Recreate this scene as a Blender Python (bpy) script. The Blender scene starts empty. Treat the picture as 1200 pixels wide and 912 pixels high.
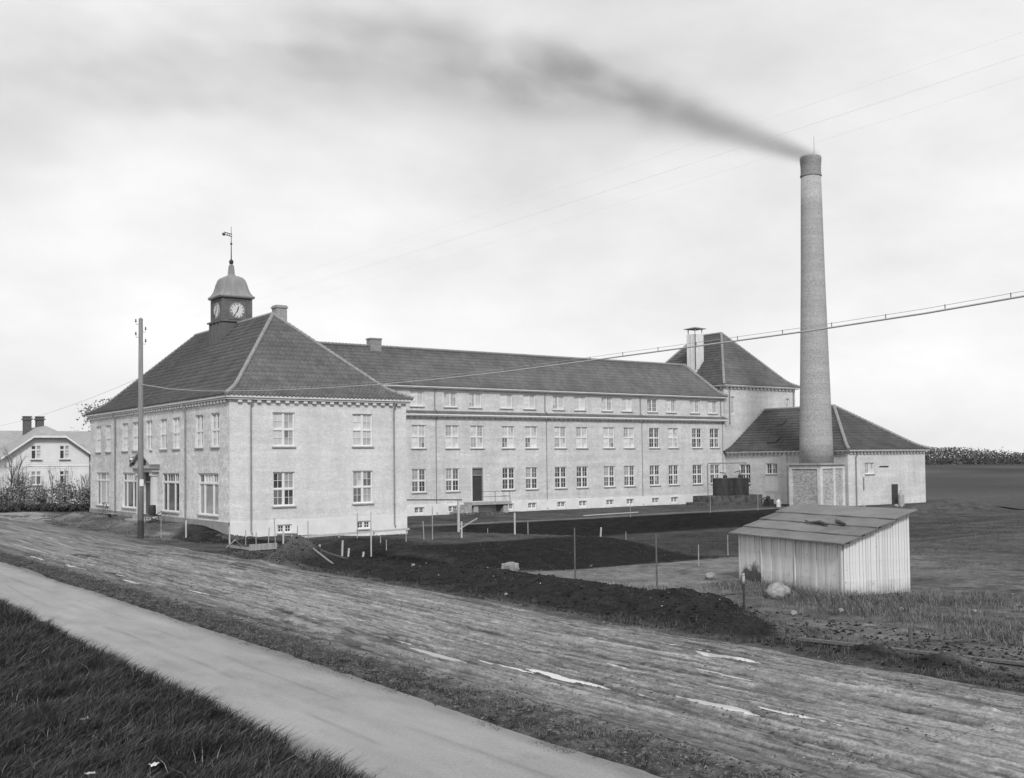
import bpy, math, random
import numpy as np
from mathutils import Vector, Matrix
random.seed(7); rng = np.random.default_rng(7)
S = bpy.context.scene
COL = S.collection

# ------------------------------------------------------------------ camera
F, PITCH, ROLL, YAW, SY = 1271.75, 0.0323, -0.0106, 0.9402, 43.29
H = 4.5
fw = Vector((math.cos(YAW)*math.cos(PITCH), math.sin(YAW)*math.cos(PITCH), math.sin(PITCH)))
rt = Vector((math.sin(YAW), -math.cos(YAW), 0)); up = rt.cross(fw)
r2 = rt*math.cos(ROLL)+up*math.sin(ROLL); u2 = up*math.cos(ROLL)-rt*math.sin(ROLL)
cd = bpy.data.cameras.new('camera'); cam = bpy.data.objects.new('camera', cd); COL.objects.link(cam)
m = Matrix((r2, u2, -fw)).transposed().to_4x4(); m.translation = (0, 0, H); cam.matrix_world = m
cd.sensor_width = 36; cd.lens = 36*F/1200; cd.shift_y = SY/1200; cd.clip_end = 6000; cd.clip_start = .1
S.camera = cam
S.render.resolution_x = 1024; S.render.resolution_y = 778

# ------------------------------------------------------------------ world, sun, exposure
SUN_EL, SUN_AZ = math.radians(40), math.radians(240)       # azimuth of the sun as an angle in the X-Y plane
W = bpy.data.worlds.new('World'); S.world = W; W.use_nodes = True
wn, wl = W.node_tree.nodes, W.node_tree.links; wn.clear()
def wnode(t, **k):
    n = wn.new(t)
    for a, b in k.items(): setattr(n, a, b)
    return n
sky = wnode('ShaderNodeTexSky', sky_type='NISHITA', sun_disc=False, sun_elevation=SUN_EL, sun_rotation=math.pi/2-SUN_AZ)
sky.air_density = 1; sky.dust_density = 3
bw = wnode('ShaderNodeRGBToBW'); wl.new(sky.outputs[0], bw.inputs[0])
tc = wnode('ShaderNodeTexCoord'); mp = wnode('ShaderNodeMapping'); mp.inputs['Scale'].default_value = (1, 1, 2.2)
wl.new(tc.outputs['Generated'], mp.inputs[0])
nz = wnode('ShaderNodeTexNoise'); nz.inputs['Scale'].default_value = 2.3; nz.inputs['Detail'].default_value = 7; nz.inputs['Roughness'].default_value = .55
wl.new(mp.outputs[0], nz.inputs[0])
mr = wnode('ShaderNodeMapRange'); mr.inputs[1].default_value = .3; mr.inputs[2].default_value = .7
mr.inputs[3].default_value = 5.5; mr.inputs[4].default_value = 8.3
wl.new(nz.outputs[0], mr.inputs[0])
mx = wnode('ShaderNodeMix', data_type='FLOAT'); mx.inputs[0].default_value = .88
wl.new(bw.outputs[0], mx.inputs[2]); wl.new(mr.outputs[0], mx.inputs[3])
bg = wnode('ShaderNodeBackground'); bg.inputs[1].default_value = .1
wl.new(mx.outputs[0], bg.inputs[0])
wo = wnode('ShaderNodeOutputWorld'); wl.new(bg.outputs[0], wo.inputs[0])
sd = bpy.data.lights.new('sun', 'SUN'); sd.energy = 1.9; sd.angle = math.radians(10)
sun = bpy.data.objects.new('sun', sd); COL.objects.link(sun)
sun.rotation_euler = Vector((math.cos(SUN_AZ)*math.cos(SUN_EL), math.sin(SUN_AZ)*math.cos(SUN_EL), math.sin(SUN_EL))).to_track_quat('Z', 'Y').to_euler()
S.view_settings.view_transform = 'Standard'; S.view_settings.look = 'None'; S.view_settings.exposure = 0.5; S.view_settings.gamma = 1
S.render.engine = 'CYCLES'
S.cycles.max_bounces = 6; S.cycles.volume_max_steps = 256; S.cycles.volume_step_rate = 1.0

# ------------------------------------------------------------------ materials (a monochrome plate: every colour is a grey)
def mat(name, lo, hi=None, scale=3., detail=5., rough=.9, bump=0., bscale=None, spec=.3, attr=None, stretch=(1, 1, 1), fine=0., metallic=0., fsc=30, fdet=2, iso=False):
    """grey between lo and hi following noise; optional vertex tone; optional bump"""
    M = bpy.data.materials.new(name); M.use_nodes = True
    n, l = M.node_tree.nodes, M.node_tree.links; b = n['Principled BSDF']
    hi = lo if hi is None else hi
    t = n.new('ShaderNodeTexCoord'); mp = n.new('ShaderNodeMapping'); mp.inputs['Scale'].default_value = stretch
    l.new(t.outputs['Object'], mp.inputs[0])
    nz = n.new('ShaderNodeTexNoise'); nz.inputs['Scale'].default_value = scale; nz.inputs['Detail'].default_value = detail; nz.inputs['Roughness'].default_value = .65
    l.new(mp.outputs[0], nz.inputs[0])
    mr = n.new('ShaderNodeMapRange'); mr.inputs[1].default_value = .32; mr.inputs[2].default_value = .68; mr.inputs[3].default_value = lo; mr.inputs[4].default_value = hi
    l.new(nz.outputs[0], mr.inputs[0]); out = mr.outputs[0]
    if fine:
        f = n.new('ShaderNodeTexNoise'); f.inputs['Scale'].default_value = fsc; f.inputs['Detail'].default_value = fdet; f.inputs['Roughness'].default_value = .7; l.new(t.outputs['Object'] if iso else mp.outputs[0], f.inputs[0])
        g = n.new('ShaderNodeMapRange'); g.inputs[1].default_value = .3; g.inputs[2].default_value = .7; g.inputs[3].default_value = 1-fine; g.inputs[4].default_value = 1+fine
        l.new(f.outputs[0], g.inputs[0]); q = n.new('ShaderNodeMath'); q.operation = 'MULTIPLY'; l.new(out, q.inputs[0]); l.new(g.outputs[0], q.inputs[1]); out = q.outputs[0]
    if attr:
        a = n.new('ShaderNodeAttribute'); a.attribute_name = attr
        q = n.new('ShaderNodeMath'); q.operation = 'MULTIPLY'; l.new(out, q.inputs[0]); l.new(a.outputs['Fac'], q.inputs[1]); out = q.outputs[0]
    l.new(out, b.inputs['Base Color'])
    b.inputs['Roughness'].default_value = rough; b.inputs['Specular IOR Level'].default_value = spec; b.inputs['Metallic'].default_value = metallic
    if bump:
        f = n.new('ShaderNodeTexNoise'); f.inputs['Scale'].default_value = bscale or scale*4; f.inputs['Detail'].default_value = 6; l.new(t.outputs['Object'] if iso else mp.outputs[0], f.inputs[0])
        bp = n.new('ShaderNodeBump'); bp.inputs['Strength'].default_value = 1; bp.inputs['Distance'].default_value = bump; l.new(f.outputs[0], bp.inputs['Height']); l.new(bp.outputs[0], b.inputs['Normal'])
    return M

def brick_mat(name, c1, c2, mortar, bw_=.24, bh=.08, patch=.12, speck=.0, fs=13, fa=.09):
    M = bpy.data.materials.new(name); M.use_nodes = True
    n, l = M.node_tree.nodes, M.node_tree.links; b = n['Principled BSDF']
    geo = n.new('ShaderNodeNewGeometry'); sp = n.new('ShaderNodeSeparateXYZ'); l.new(geo.outputs['Position'], sp.inputs[0])
    ad = n.new('ShaderNodeMath'); l.new(sp.outputs[0], ad.inputs[0]); l.new(sp.outputs[1], ad.inputs[1])
    cb = n.new('ShaderNodeCombineXYZ'); l.new(ad.outputs[0], cb.inputs[0]); l.new(sp.outputs[2], cb.inputs[1])
    br = n.new('ShaderNodeTexBrick'); br.inputs['Scale'].default_value = 1; br.inputs['Brick Width'].default_value = bw_; br.inputs['Row Height'].default_value = bh
    br.inputs['Mortar Size'].default_value = .011; br.inputs['Bias'].default_value = -.1
    for k, c in (('Color1', c1), ('Color2', c2), ('Mortar', mortar)): br.inputs[k].default_value = (c, c, c, 1)
    l.new(cb.outputs[0], br.inputs['Vector'])
    out = br.outputs['Color']
    def mul(src_scale, lo, hi, detail=4, rough=.6, vec=None, a=.35, z=.65):
        nonlocal out
        f = n.new('ShaderNodeTexNoise'); f.inputs['Scale'].default_value = src_scale; f.inputs['Detail'].default_value = detail; f.inputs['Roughness'].default_value = rough
        l.new(vec if vec else geo.outputs['Position'], f.inputs[0])
        g = n.new('ShaderNodeMapRange'); g.inputs[1].default_value = a; g.inputs[2].default_value = z; g.inputs[3].default_value = lo; g.inputs[4].default_value = hi
        l.new(f.outputs[0], g.inputs[0])
        q = n.new('ShaderNodeVectorMath'); q.operation = 'MULTIPLY'; l.new(out, q.inputs[0]); l.new(g.outputs[0], q.inputs[1]); out = q.outputs[0]
    mul(.45, 1-patch, 1+patch*.6)                       # bricks of different batches, large patches
    mp = n.new('ShaderNodeMapping'); mp.inputs['Scale'].default_value = (.16, .16, 2.2); l.new(geo.outputs['Position'], mp.inputs[0])
    mul(1.0, 1-patch*.7, 1+patch*.6, vec=mp.outputs[0])  # lifts of brickwork, long level bands
    mul(fs, 1-fa, 1+fa, detail=3)
    mq = n.new('ShaderNodeMapping'); mq.inputs['Scale'].default_value = (1.6, 1.6, .12); l.new(geo.outputs['Position'], mq.inputs[0])
    mul(1.0, .95, 1.04, vec=mq.outputs[0])                # faint rain streaks
    if speck: mul(3.3, 1-speck, 1+speck*1.1, detail=6, rough=.85)
    l.new(out, b.inputs['Base Color']); b.inputs['Roughness'].default_value = .93; b.inputs['Specular IOR Level'].default_value = .2
    bp = n.new('ShaderNodeBump'); bp.inputs['Distance'].default_value = .012; bp.inputs['Strength'].default_value = .8; bp.invert = True
    l.new(br.outputs['Fac'], bp.inputs['Height']); l.new(bp.outputs[0], b.inputs['Normal'])
    return M

MB_ = {}
MB_['brick_front'] = brick_mat('pale_brick', .65, .57, .61, patch=.09, speck=.05)
MB_['brick_side'] = brick_mat('pale_mottled_brick', .66, .50, .60, patch=.12, speck=.2)
MB_['brick_wing'] = brick_mat('pale_brick_wing', .61, .52, .57, patch=.10, speck=.11)
MB_['brick_dark'] = mat('chimney_brick', .22, .44, scale=9, detail=6, fine=.3, bump=.015, bscale=12)
MB_['brick_block'] = brick_mat('chimney_base_brick', .48, .22, .36, patch=.08, speck=.05, fs=9, fa=.2)
MB_['cable'] = mat('cable_sheath', .34, .42)
MB_['sooty'] = mat('sooty_masonry', .04, .13, scale=2, fine=.3, bump=.02, bscale=8)
MB_['hood_lead'] = mat('hood_lead', .33, .43, scale=2)
MB_['stack_brick'] = mat('roof_chimney_brick', .2, .36, scale=7, fine=.2)
MB_['cap_brick'] = mat('cap_brick', .18, .30, scale=6, fine=.3)
MB_['plinth'] = mat('plinth_render', .56, .68, scale=.9, bump=.01, bscale=20, fine=.08)
MB_['plinth_dark'] = mat('plinth_stone', .2, .3, scale=1.2, bump=.02, bscale=12, fine=.1)
MB_['white'] = mat('white_paint', .60, .70, scale=2, rough=.6)
MB_['trim'] = mat('grey_trim_paint', .50, .60, scale=1.3, rough=.7)
MB_['sill'] = mat('sill_stone', .26, .36, scale=3)
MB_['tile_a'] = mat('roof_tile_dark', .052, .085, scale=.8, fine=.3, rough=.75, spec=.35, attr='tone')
MB_['tile_wing_lit'] = mat('roof_tile_wing_lit_slope', .095, .14, scale=.7, fine=.2, rough=.8, attr='tone')  # wing tiles; also paints brighter light onto the front slopes of two other roofs
MB_['ridge'] = mat('ridge_tile', .18, .27, scale=3, fine=.2)
MB_['pipe'] = mat('zinc_pipe', .2, .26, scale=3, rough=.6)
MB_['copper'] = mat('dome_copper', .22, .30, scale=2, stretch=(1, 1, .25), rough=.6, fine=.06)
MB_['tower'] = mat('tower_boards', .12, .16, scale=1.6, rough=.7, fine=.08)
MB_['iron'] = mat('dark_iron', .03, .05, scale=4, rough=.55)
MB_['rust'] = mat('tank_iron', .022, .06, scale=1.5, stretch=(1.5, 1.5, .3), rough=.7, bump=.01)
MB_['dark'] = mat('dark_paint', .035, .05, scale=3, rough=.5)
MB_['wood'] = mat('grey_wood', .2, .36, scale=5, stretch=(3, 3, .4), rough=.9, fine=.2)
MB_['wood_pale'] = mat('pale_wood', .34, .52, scale=5, stretch=(3, 3, .4), rough=.9, fine=.15)
MB_['wood_dark'] = mat('dark_wood', .07, .13, scale=5, stretch=(3, 3, .4), rough=.9, fine=.2)
MB_['pole'] = mat('pole_wood', .14, .22, scale=4, stretch=(4, 4, .3), rough=.9, fine=.25)
for i, (a, b) in enumerate(((.46, .60), (.50, .64), (.42, .57), (.52, .66))):
    MB_['board%d' % i] = mat('weathered_board', a, b, scale=2.2, stretch=(6, 6, .35), rough=.95, fine=.16)
for i, (a, b) in enumerate(((.11, .16), (.125, .175), (.10, .15), (.14, .19))):
    MB_['felt%d' % i] = mat('roofing_felt', a, b, scale=1.6, stretch=(1, .5, 1), rough=.9, fine=.14, bump=.008, bscale=5)
MB_['soil'] = mat('soil', .75, 1.25, scale=2.3, detail=8, attr='tone', fine=.45, bump=.045, bscale=9, spec=.03, rough=1, fsc=14, fdet=5, iso=True)
MB_['road'] = mat('road_dirt', .8, 1.2, scale=3, detail=8, attr='tone', fine=.36, stretch=(1.6, .5, 1), bump=.02, bscale=12, iso=True, fsc=16, fdet=6, spec=.15)
MB_['path'] = mat('path_gravel', .9, 1.08, scale=.9, detail=8, attr='tone', fine=.16, bump=.006, bscale=30, stretch=(1, .4, 1), iso=True, fsc=22, fdet=6, spec=.1)
MB_['grass'] = mat('grass_blade', .8, 1.2, scale=1, attr='tone', rough=.9, spec=.08)
MB_['leaf'] = mat('leaf', .7, 1.3, scale=1.5, attr='tone', rough=.8)
MB_['bark'] = mat('bark', .11, .18, scale=6, rough=.95)
MB_['rock'] = mat('rock', .14, .32, scale=5, bump=.03, bscale=5, fine=.12)
MB_['house'] = mat('white_boarding', .62, .70, scale=1, rough=.8)
MB_['house_roof'] = mat('slate', .24, .32, scale=1.2, fine=.12)
MB_['curtain'] = mat('curtain', .4, .55, scale=2.5, stretch=(6, 6, .3))
def glass_mat(name, c, rough=.06, spec=.5, cv=None):
    M = mat(name, c, cv if cv is not None else c*1.35, scale=1.1, rough=rough, spec=spec, detail=2); return M
GLASS = [glass_mat('window_glass_dark', .045), glass_mat('window_glass_mid', .12), glass_mat('window_glass_curtained', .28), glass_mat('window_glass_pale', .42, rough=.3), glass_mat('window_glass_whitewashed', .52, rough=.6)]
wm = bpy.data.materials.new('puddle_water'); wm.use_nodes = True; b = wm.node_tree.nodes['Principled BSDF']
b.inputs['Base Color'].default_value = (.5, .5, .5, 1); b.inputs['Roughness'].default_value = .04; b.inputs['IOR'].default_value = 1.33; b.inputs['Specular IOR Level'].default_value = 1.0  # milky water, its base colour also lightened to stand for sky glare
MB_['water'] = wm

# ------------------------------------------------------------------ mesh helpers
class MB:
    def __init__(s): s.v = []; s.f = []; s.m = []
    def quad(s, a, b, c, d, mi=0):
        i = len(s.v); s.v += [a, b, c, d]; s.f.append((i, i+1, i+2, i+3)); s.m.append(mi)
    def poly(s, pts, mi=0):
        i = len(s.v); s.v += list(pts); s.f.append(tuple(range(i, i+len(pts)))); s.m.append(mi)
    def box(s, x0, x1, y0, y1, z0, z1, mi=0, mtx=None):
        i = len(s.v); p = [Vector((x, y, z)) for z in (z0, z1) for y in (y0, y1) for x in (x0, x1)]
        if mtx: p = [mtx @ q for q in p]
        s.v += [tuple(q) for q in p]
        for f in ((0, 2, 3, 1), (4, 5, 7, 6), (0, 1, 5, 4), (2, 6, 7, 3), (0, 4, 6, 2), (1, 3, 7, 5)): s.f.append(tuple(i+k for k in f)); s.m.append(mi)
        return s
    def tube(s, pts, r, n=8, mi=0, cap=True):
        pts = [Vector(p) for p in pts]; rs = r if isinstance(r, (list, tuple)) else [r]*len(pts); base = len(s.v)
        for k, p in enumerate(pts):
            d = (pts[min(k+1, len(pts)-1)]-pts[max(k-1, 0)]).normalized()
            a = d.orthogonal().normalized() if abs(d.z) < .9 else Vector((1, 0, 0)).cross(d).normalized()
            if abs(d.z) < .9: a = Vector((0, 0, 1)).cross(d).normalized()
            b = d.cross(a)
            for j in range(n):
                t = 2*math.pi*j/n; s.v.append(tuple(p+(a*math.cos(t)+b*math.sin(t))*rs[k]))
        for k in range(len(pts)-1):
            for j in range(n):
                o = base+k*n; s.f.append((o+j, o+(j+1) % n, o+n+(j+1) % n, o+n+j)); s.m.append(mi)
        if cap:
            s.f.append(tuple(base+j for j in reversed(range(n)))); s.m.append(mi)
            s.f.append(tuple(base+(len(pts)-1)*n+j for j in range(n))); s.m.append(mi)
        return s
    def lathe(s, prof, c=(0, 0), n=24, mi=0, square=False, rot=0):
        base = len(s.v)
        for r, z in prof:
            for j in range(n):
                t = 2*math.pi*j/n+rot; s.v.append((c[0]+r*math.cos(t), c[1]+r*math.sin(t), z))
        for k in range(len(prof)-1):
            for j in range(n):
                o = base+k*n; s.f.append((o+j, o+(j+1) % n, o+n+(j+1) % n, o+n+j)); s.m.append(mi)
        s.f.append(tuple(base+j for j in reversed(range(n)))); s.m.append(mi)
        s.f.append(tuple(base+(len(prof)-1)*n+j for j in range(n))); s.m.append(mi)
        return s
    def mesh(s, name, mats, smooth=False):
        me = bpy.data.meshes.new(name); me.from_pydata([tuple(v) for v in s.v], [], s.f)
        for mm in (mats if isinstance(mats, (list, tuple)) else [mats]): me.materials.append(MB_[mm] if isinstance(mm, str) else mm)
        me.polygons.foreach_set('material_index', s.m)
        if smooth: me.polygons.foreach_set('use_smooth', [True]*len(s.f))
        me.update(); return me
    def obj(s, name, mats, parent=None, smooth=False, **k): return link(name, s.mesh(name, mats, smooth), parent, **k)

def link(name, me, parent=None, loc=None, rz=0, kind=None, label=None):
    o = bpy.data.objects.new(name, me); COL.objects.link(o)
    if parent is not None: o.parent = parent
    if loc is not None: o.location = loc
    if rz: o.rotation_euler = (0, 0, rz)
    if kind: o['kind'] = kind
    if label: o['label'] = label
    return o
def tag(o, label=None, cat=None, group=None, kind=None):
    if label: o['label'] = label
    if cat: o['category'] = cat
    if group: o['group'] = group
    if kind: o['kind'] = kind
    return o
def thing(name, label, cat, loc=(0, 0, 0), rz=0, group=None):
    return tag(link(name, None, None, loc, rz), label, cat, group)
def np_mesh(name, V, Fq, mats, tone=None, smooth=False):
    me = bpy.data.meshes.new(name); V = np.asarray(V, np.float32); Fq = np.asarray(Fq, np.int32)
    me.vertices.add(len(V)); me.vertices.foreach_set('co', V.ravel())
    k = Fq.shape[1]; me.loops.add(Fq.size); me.loops.foreach_set('vertex_index', Fq.ravel())
    me.polygons.add(len(Fq)); me.polygons.foreach_set('loop_start', np.arange(0, Fq.size, k, dtype=np.int32))
    me.materials.append(MB_[mats])
    if tone is not None:
        a = me.attributes.new('tone', 'FLOAT', 'POINT'); a.data.foreach_set('value', np.asarray(tone, np.float32).ravel())
    me.update(calc_edges=True); me.validate()
    me.polygons.foreach_set('use_smooth', np.full(len(me.polygons), bool(smooth)))
    return me

# value noise
_T = rng.random((256, 256))
def vn(x, y):
    xi = np.floor(x).astype(int); yi = np.floor(y).astype(int); fx = x-xi; fy = y-yi
    fx = fx*fx*(3-2*fx); fy = fy*fy*(3-2*fy); a = _T[xi % 256, yi % 256]; b = _T[(xi+1) % 256, yi % 256]; c = _T[xi % 256, (yi+1) % 256]; d = _T[(xi+1) % 256, (yi+1) % 256]
    return (a*(1-fx)+b*fx)*(1-fy)+(c*(1-fx)+d*fx)*fy
def fbm(x, y, o=4, g=.5):
    s = 0; a = 1; n = 0
    for k in range(o): s = s+a*vn(x*2**k+17.3*k, y*2**k+5.1*k); n += a; a *= g
    return s/n
def sm(a, b, x):
    t = np.clip((x-a)/(b-a), 0, 1); return t*t*(3-2*t)

# ------------------------------------------------------------------ terrain
E_PATH0 = lambda Y: 7.30+.30*(fbm(Y*.35, Y*0+3, 3)-.5)
E_PATH1 = lambda Y: 10.75+.25*(fbm(Y*.3, Y*0+9, 4)-.5)
E_ROAD0 = lambda Y: 12.3+.5*(fbm(Y*.25, Y*0+21, 4)-.5)
E_ROAD1 = lambda Y: 20.0+.9*(fbm(Y*.18, Y*0+33, 4)-.5)
PUD = [(14.95, 14.1, .13, .8), (14.5, 15.9, .06, .6), (14.2, 17.9, .12, 1.2), (14.0, 19.6, .08, .8), (13.6, 21.6, .10, 1.2), (13.9, 23.6, .08, 1.0), (16.2, 14.9, .06, .6), (18.6, 17.4, .18, .9), (18.85, 18.6, .07, .9),
       (13.0, 43.2, .10, .9), (13.35, 45.6, .07, .6), (12.9, 51.0, .13, 1.5), (13.7, 37.6, .06, .8), (12.8, 47.9, .06, .5), (16.0, 18.2, .06, .7), (17.1, 16.0, .06, .8), (17.4, 19.4, .06, .8), (15.6, 16.5, .05, .7), (15.3, 12.6, .06, .7), (12.7, 57.5, .16, 1.6)]
RUTS = [(12.8, .0, .07), (13.15, 2.1, .05), (14.25, .7, .08), (14.5, 3.3, .05), (15.7, 1.4, .06), (17.0, .3, .05), (18.5, 2.6, .07), (18.85, 1.1, .05)]
def ruts(X, Y):
    gr = 0*X; lip = 0*X
    for i, (x0, ph, w_) in enumerate(RUTS):
        c_ = x0+.22*np.sin(Y*.13+ph)+.10*np.sin(Y*.41+ph*2)+.05*(vn(Y*1.7, Y*0+i*3.1)-.5); d_ = X-c_; k_ = sm(.25, .6, vn(Y*.22+i*7, Y*0+i*1.7))
        gr = np.maximum(gr, np.exp(-(d_/w_)**4)*k_); lip = lip+(np.exp(-((np.abs(d_)-w_*1.55)/(w_*.45))**2))*k_*(.4+vn(X*3, Y*3+i))
    return gr, np.clip(lip, 0, 1.4)
PL = None
def height(X, Y):
    h = height0(X, Y)
    X = np.asarray(X, float); Y = np.asarray(Y, float)
    if PL is not None:
        for (a, b_, c, d), L in zip(PUD, PL):
            q = np.sqrt(((X-a-.06*(vn(X*0+3, Y*1.3)-.5)*2)/(c*1.25))**2+((Y-b_)/(d*1.25))**2)+.9*(fbm(X*7, Y*1.5, 3)-.5)
            k = 1-sm(.75, 1.05, q); h = h*(1-k)+k*(L-.03)
    return h
def height0(X, Y):
    X = np.asarray(X, float); Y = np.asarray(Y, float)
    far = 1-sm(60, 140, np.hypot(X-15, Y-30))
    h = .05*(fbm(X*.25, Y*.25, 3)-.5)
    # road ruts run along Y
    rd = sm(12.2, 13.0, X)*(1-sm(19.4, 20.4, X))
    w = X+.25*np.sin(Y*.11)+.12*np.sin(Y*.31+1)
    h = h+rd*far*(-.05*np.abs(vn(w*3.1, Y*.05)-.5)*2+.030*(vn(w*7.5, Y*.13+9)-.5)+.012*(vn(w*14, Y*.6)-.5)+.045*(fbm(X*6, Y*3.2, 4)-.5)*sm(.35, .7, vn(X*.6+4, Y*.2))-.05*np.clip(1-np.abs(fbm(w*2.6, Y*.07+3, 3)-.5)*22, 0, 1)*sm(.4, .6, vn(X*.5, Y*.1+7))+.03*(fbm(X*13, Y*6, 3)-.5)-.015*sm(.60, .65, fbm(w*9, Y*.35, 4))+.02*sm(.6, .66, fbm(X*9, Y*2.6, 4)))
    gr, lip = ruts(X, Y); h = h+rd*far*(-.045*gr+.022*lip)
    # clods on the verge
    vg = sm(10.6, 11.0, X)*(1-sm(12.0, 12.8, X))
    h = h+vg*far*(.05+.13*(fbm(X*4, Y*3, 4)-.45))
    # grass bank dips away from the path
    h = h-.35*sm(7.3, 3.5, X)*0-.25*(1-sm(4.5, 7.2, X))
    # soil heaped along the far side of the road
    edge = 25.2-4.0*(1-sm(17.5, 23.5, Y))
    inner = 20.3+.5*(fbm(Y*.3, Y*0, 3)-.5)
    bk = sm(inner, inner+1.4, X)*(1-sm(edge-.9, edge+.2, X))*(1-sm(40, 47, Y))*sm(6, 12, Y)
    crest = np.exp(-((X-(edge-1.9))/1.25)**2)
    h = h+bk*(.10+.30*crest*(.55+.9*fbm(X*.5, Y*.35, 3))+.12*(fbm(X*1.6, Y*1.2, 4)-.4)+.12*(fbm(X*4.5, Y*4, 4)-.5))
    for mx_, my_, mh, mr_ in ((21.9, 19.2, .30, .75), (22.9, 21.6, .26, .9), (23.6, 23.6, .15, .9), (21.3, 15.4, .20, .6), (21.6, 13.6, .2, .6), (21.9, 47.0, 1.05, 1.15), (21.6, 45.0, .2, 1.4)):
        h = h+mh*np.exp(-((X-mx_)**2+(Y-my_)**2)/mr_**2)*(.8+.5*fbm(X*3, Y*3, 3))
    # sunken garden beds and terraces
    px = sm(25.5, 30, X)
    floor_ = -.45*sm(33, 40, Y)-.7*sm(42, 57, Y)
    side = 1-sm(36.4, 41.5, X+.35*(Y-43))
    plat = sm(36.6, 43.0, Y)*side
    plateau = .55+.05*(fbm(X*.5, Y*.5, 3)-.5)
    left = 1-sm(25.0, 27.0, X)
    gz = px*floor_*(1-side*sm(36.6, 43, Y))+plat*plateau*sm(24.3, 26.8, X)*(1-sm(50, 60, Y)*.9)
    top = sm(61.2, 66.6, Y)
    gz = gz*(1-top)+(-.22)*top*sm(25, 30, X)
    h = h+gz
    h = h+sm(20.6, 26, X)*far*(.07*(fbm(X*2.2, Y*2.2, 4)-.5))
    # forecourt rises to the doorsteps
    h = h+.62*sm(21.8, 24.6, X)*sm(60.5, 68.5, Y)*(1-sm(24.9, 26, X))*(1-sm(96, 100, Y))
    return h
PL = []
for a, b_, c, d in PUD:
    gx, gy = np.meshgrid(np.linspace(a-c*1.6, a+c*1.6, 21), np.linspace(b_-d*1.6, b_+d*1.6, 41)); PL.append(float(np.percentile(height0(gx, gy), 12)))
def hz(x, y): return float(height(np.array([x]), np.array([y]))[0])
def ysteps(y0, y1, k, mn):
    o = [y0]
    while o[-1] < y1: o.append(o[-1]+max(mn, k*abs(o[-1]))) if o[-1] > 0 else o.append(o[-1]+max(mn, -k*o[-1], .4))
    o[-1] = y1; return np.array(o)
def strip(name, e0, e1, nx, ys, mt, tonef, dz=0):
    T, Y = np.meshgrid(np.linspace(0, 1, nx), ys); X = e0(Y)*(1-T)+e1(Y)*T
    Z = height(X, Y)+dz; V = np.stack([X, Y, Z], -1).reshape(-1, 3)
    i = np.arange(nx*len(ys)).reshape(len(ys), nx); Fq = np.stack([i[:-1, :-1], i[:-1, 1:], i[1:, 1:], i[1:, :-1]], -1).reshape(-1, 4)
    o = link(name, np_mesh(name, V, Fq, mt, tonef(X, Y).reshape(-1), True)); o['kind'] = 'structure'; return o
YN = ysteps(7, 60, .0045, .05); YF = np.concatenate([ysteps(-60, 7, 0, 3)[:-1], YN, ysteps(60, 900, .03, .4)[1:]])
def t_path(X, Y):
    t = .265+.07*(fbm(X*.5, Y*.12, 3)-.5)-.022*sm(.60, .70, fbm(X*2.2, Y*.9, 4))-.06*np.exp(-((X-8.7-.15*np.sin(Y*.3))/.05)**2)*sm(.4, .6, vn(X*0+2, Y*.3))-.05*np.exp(-((X-9.6-.1*np.sin(Y*.21+1))/.05)**2)*sm(.4, .6, vn(X*0+5, Y*.35))+.06*(fbm(X*4, Y*.5, 4)-.5)+.02*(fbm(X*.9, Y*.3+9, 2)-.5)
    return t-.09*np.exp(-((X-7.4)/.25)**2)-.08*np.exp(-((X-10.75)/.3)**2)
def t_road(X, Y):
    w = X+.25*np.sin(Y*.11)+.12*np.sin(Y*.31+1)
    a = fbm(w*2.2, Y*.10, 4); b = vn(w*7.5, Y*.13+9); c = fbm(X*5, Y*1.2, 4)
    sp = fbm(X*9, Y*2.0, 4); st = fbm(w*9, Y*.35, 4)
    t = .180+.13*(a-.5)+.07*(b-.5)+.07*(c-.5)+.15*(fbm(X*15, Y*9, 3)-.5)+.13*(fbm(w*15, Y*.28, 3)-.5)
    t = t*(1-.35*sm(.62, .68, sp)*sm(.52, .64, c))*(1-.45*sm(.60, .65, st))+.08*sm(.64, .72, fbm(X*9+9, Y*.8, 4))
    t = t*(1-.5*np.clip(1-np.abs(fbm(w*2.6, Y*.07+3, 3)-.5)*22, 0, 1)*sm(.4, .6, vn(X*.5, Y*.1+7)))
    t = t*(1-.55*sm(.60, .72, fbm(X*.8+7, Y*.16, 3))*sm(.4, .6, c))
    gr, lip = ruts(X, Y); t = t*(1-.42*gr)+.035*lip*(.5+c)
    t = t*(.62+.38*sm(12.2, 13.8, X))*(.75+.25*(1-sm(18.6, 20.2, X)))
    for a_, b_, c_, d_ in PUD: t = t*(1-.45*np.exp(-((X-a_)/(c_*2.2))**2-((Y-b_)/(d_*1.6))**2))
    return np.clip(t, .035, .42)
def t_verge(X, Y): return np.clip(.045+.12*(fbm(X*5, Y*3.5, 4)-.45)+.10*(np.exp(-((X-12.3)/.4)**2)), .018, .3)
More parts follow.
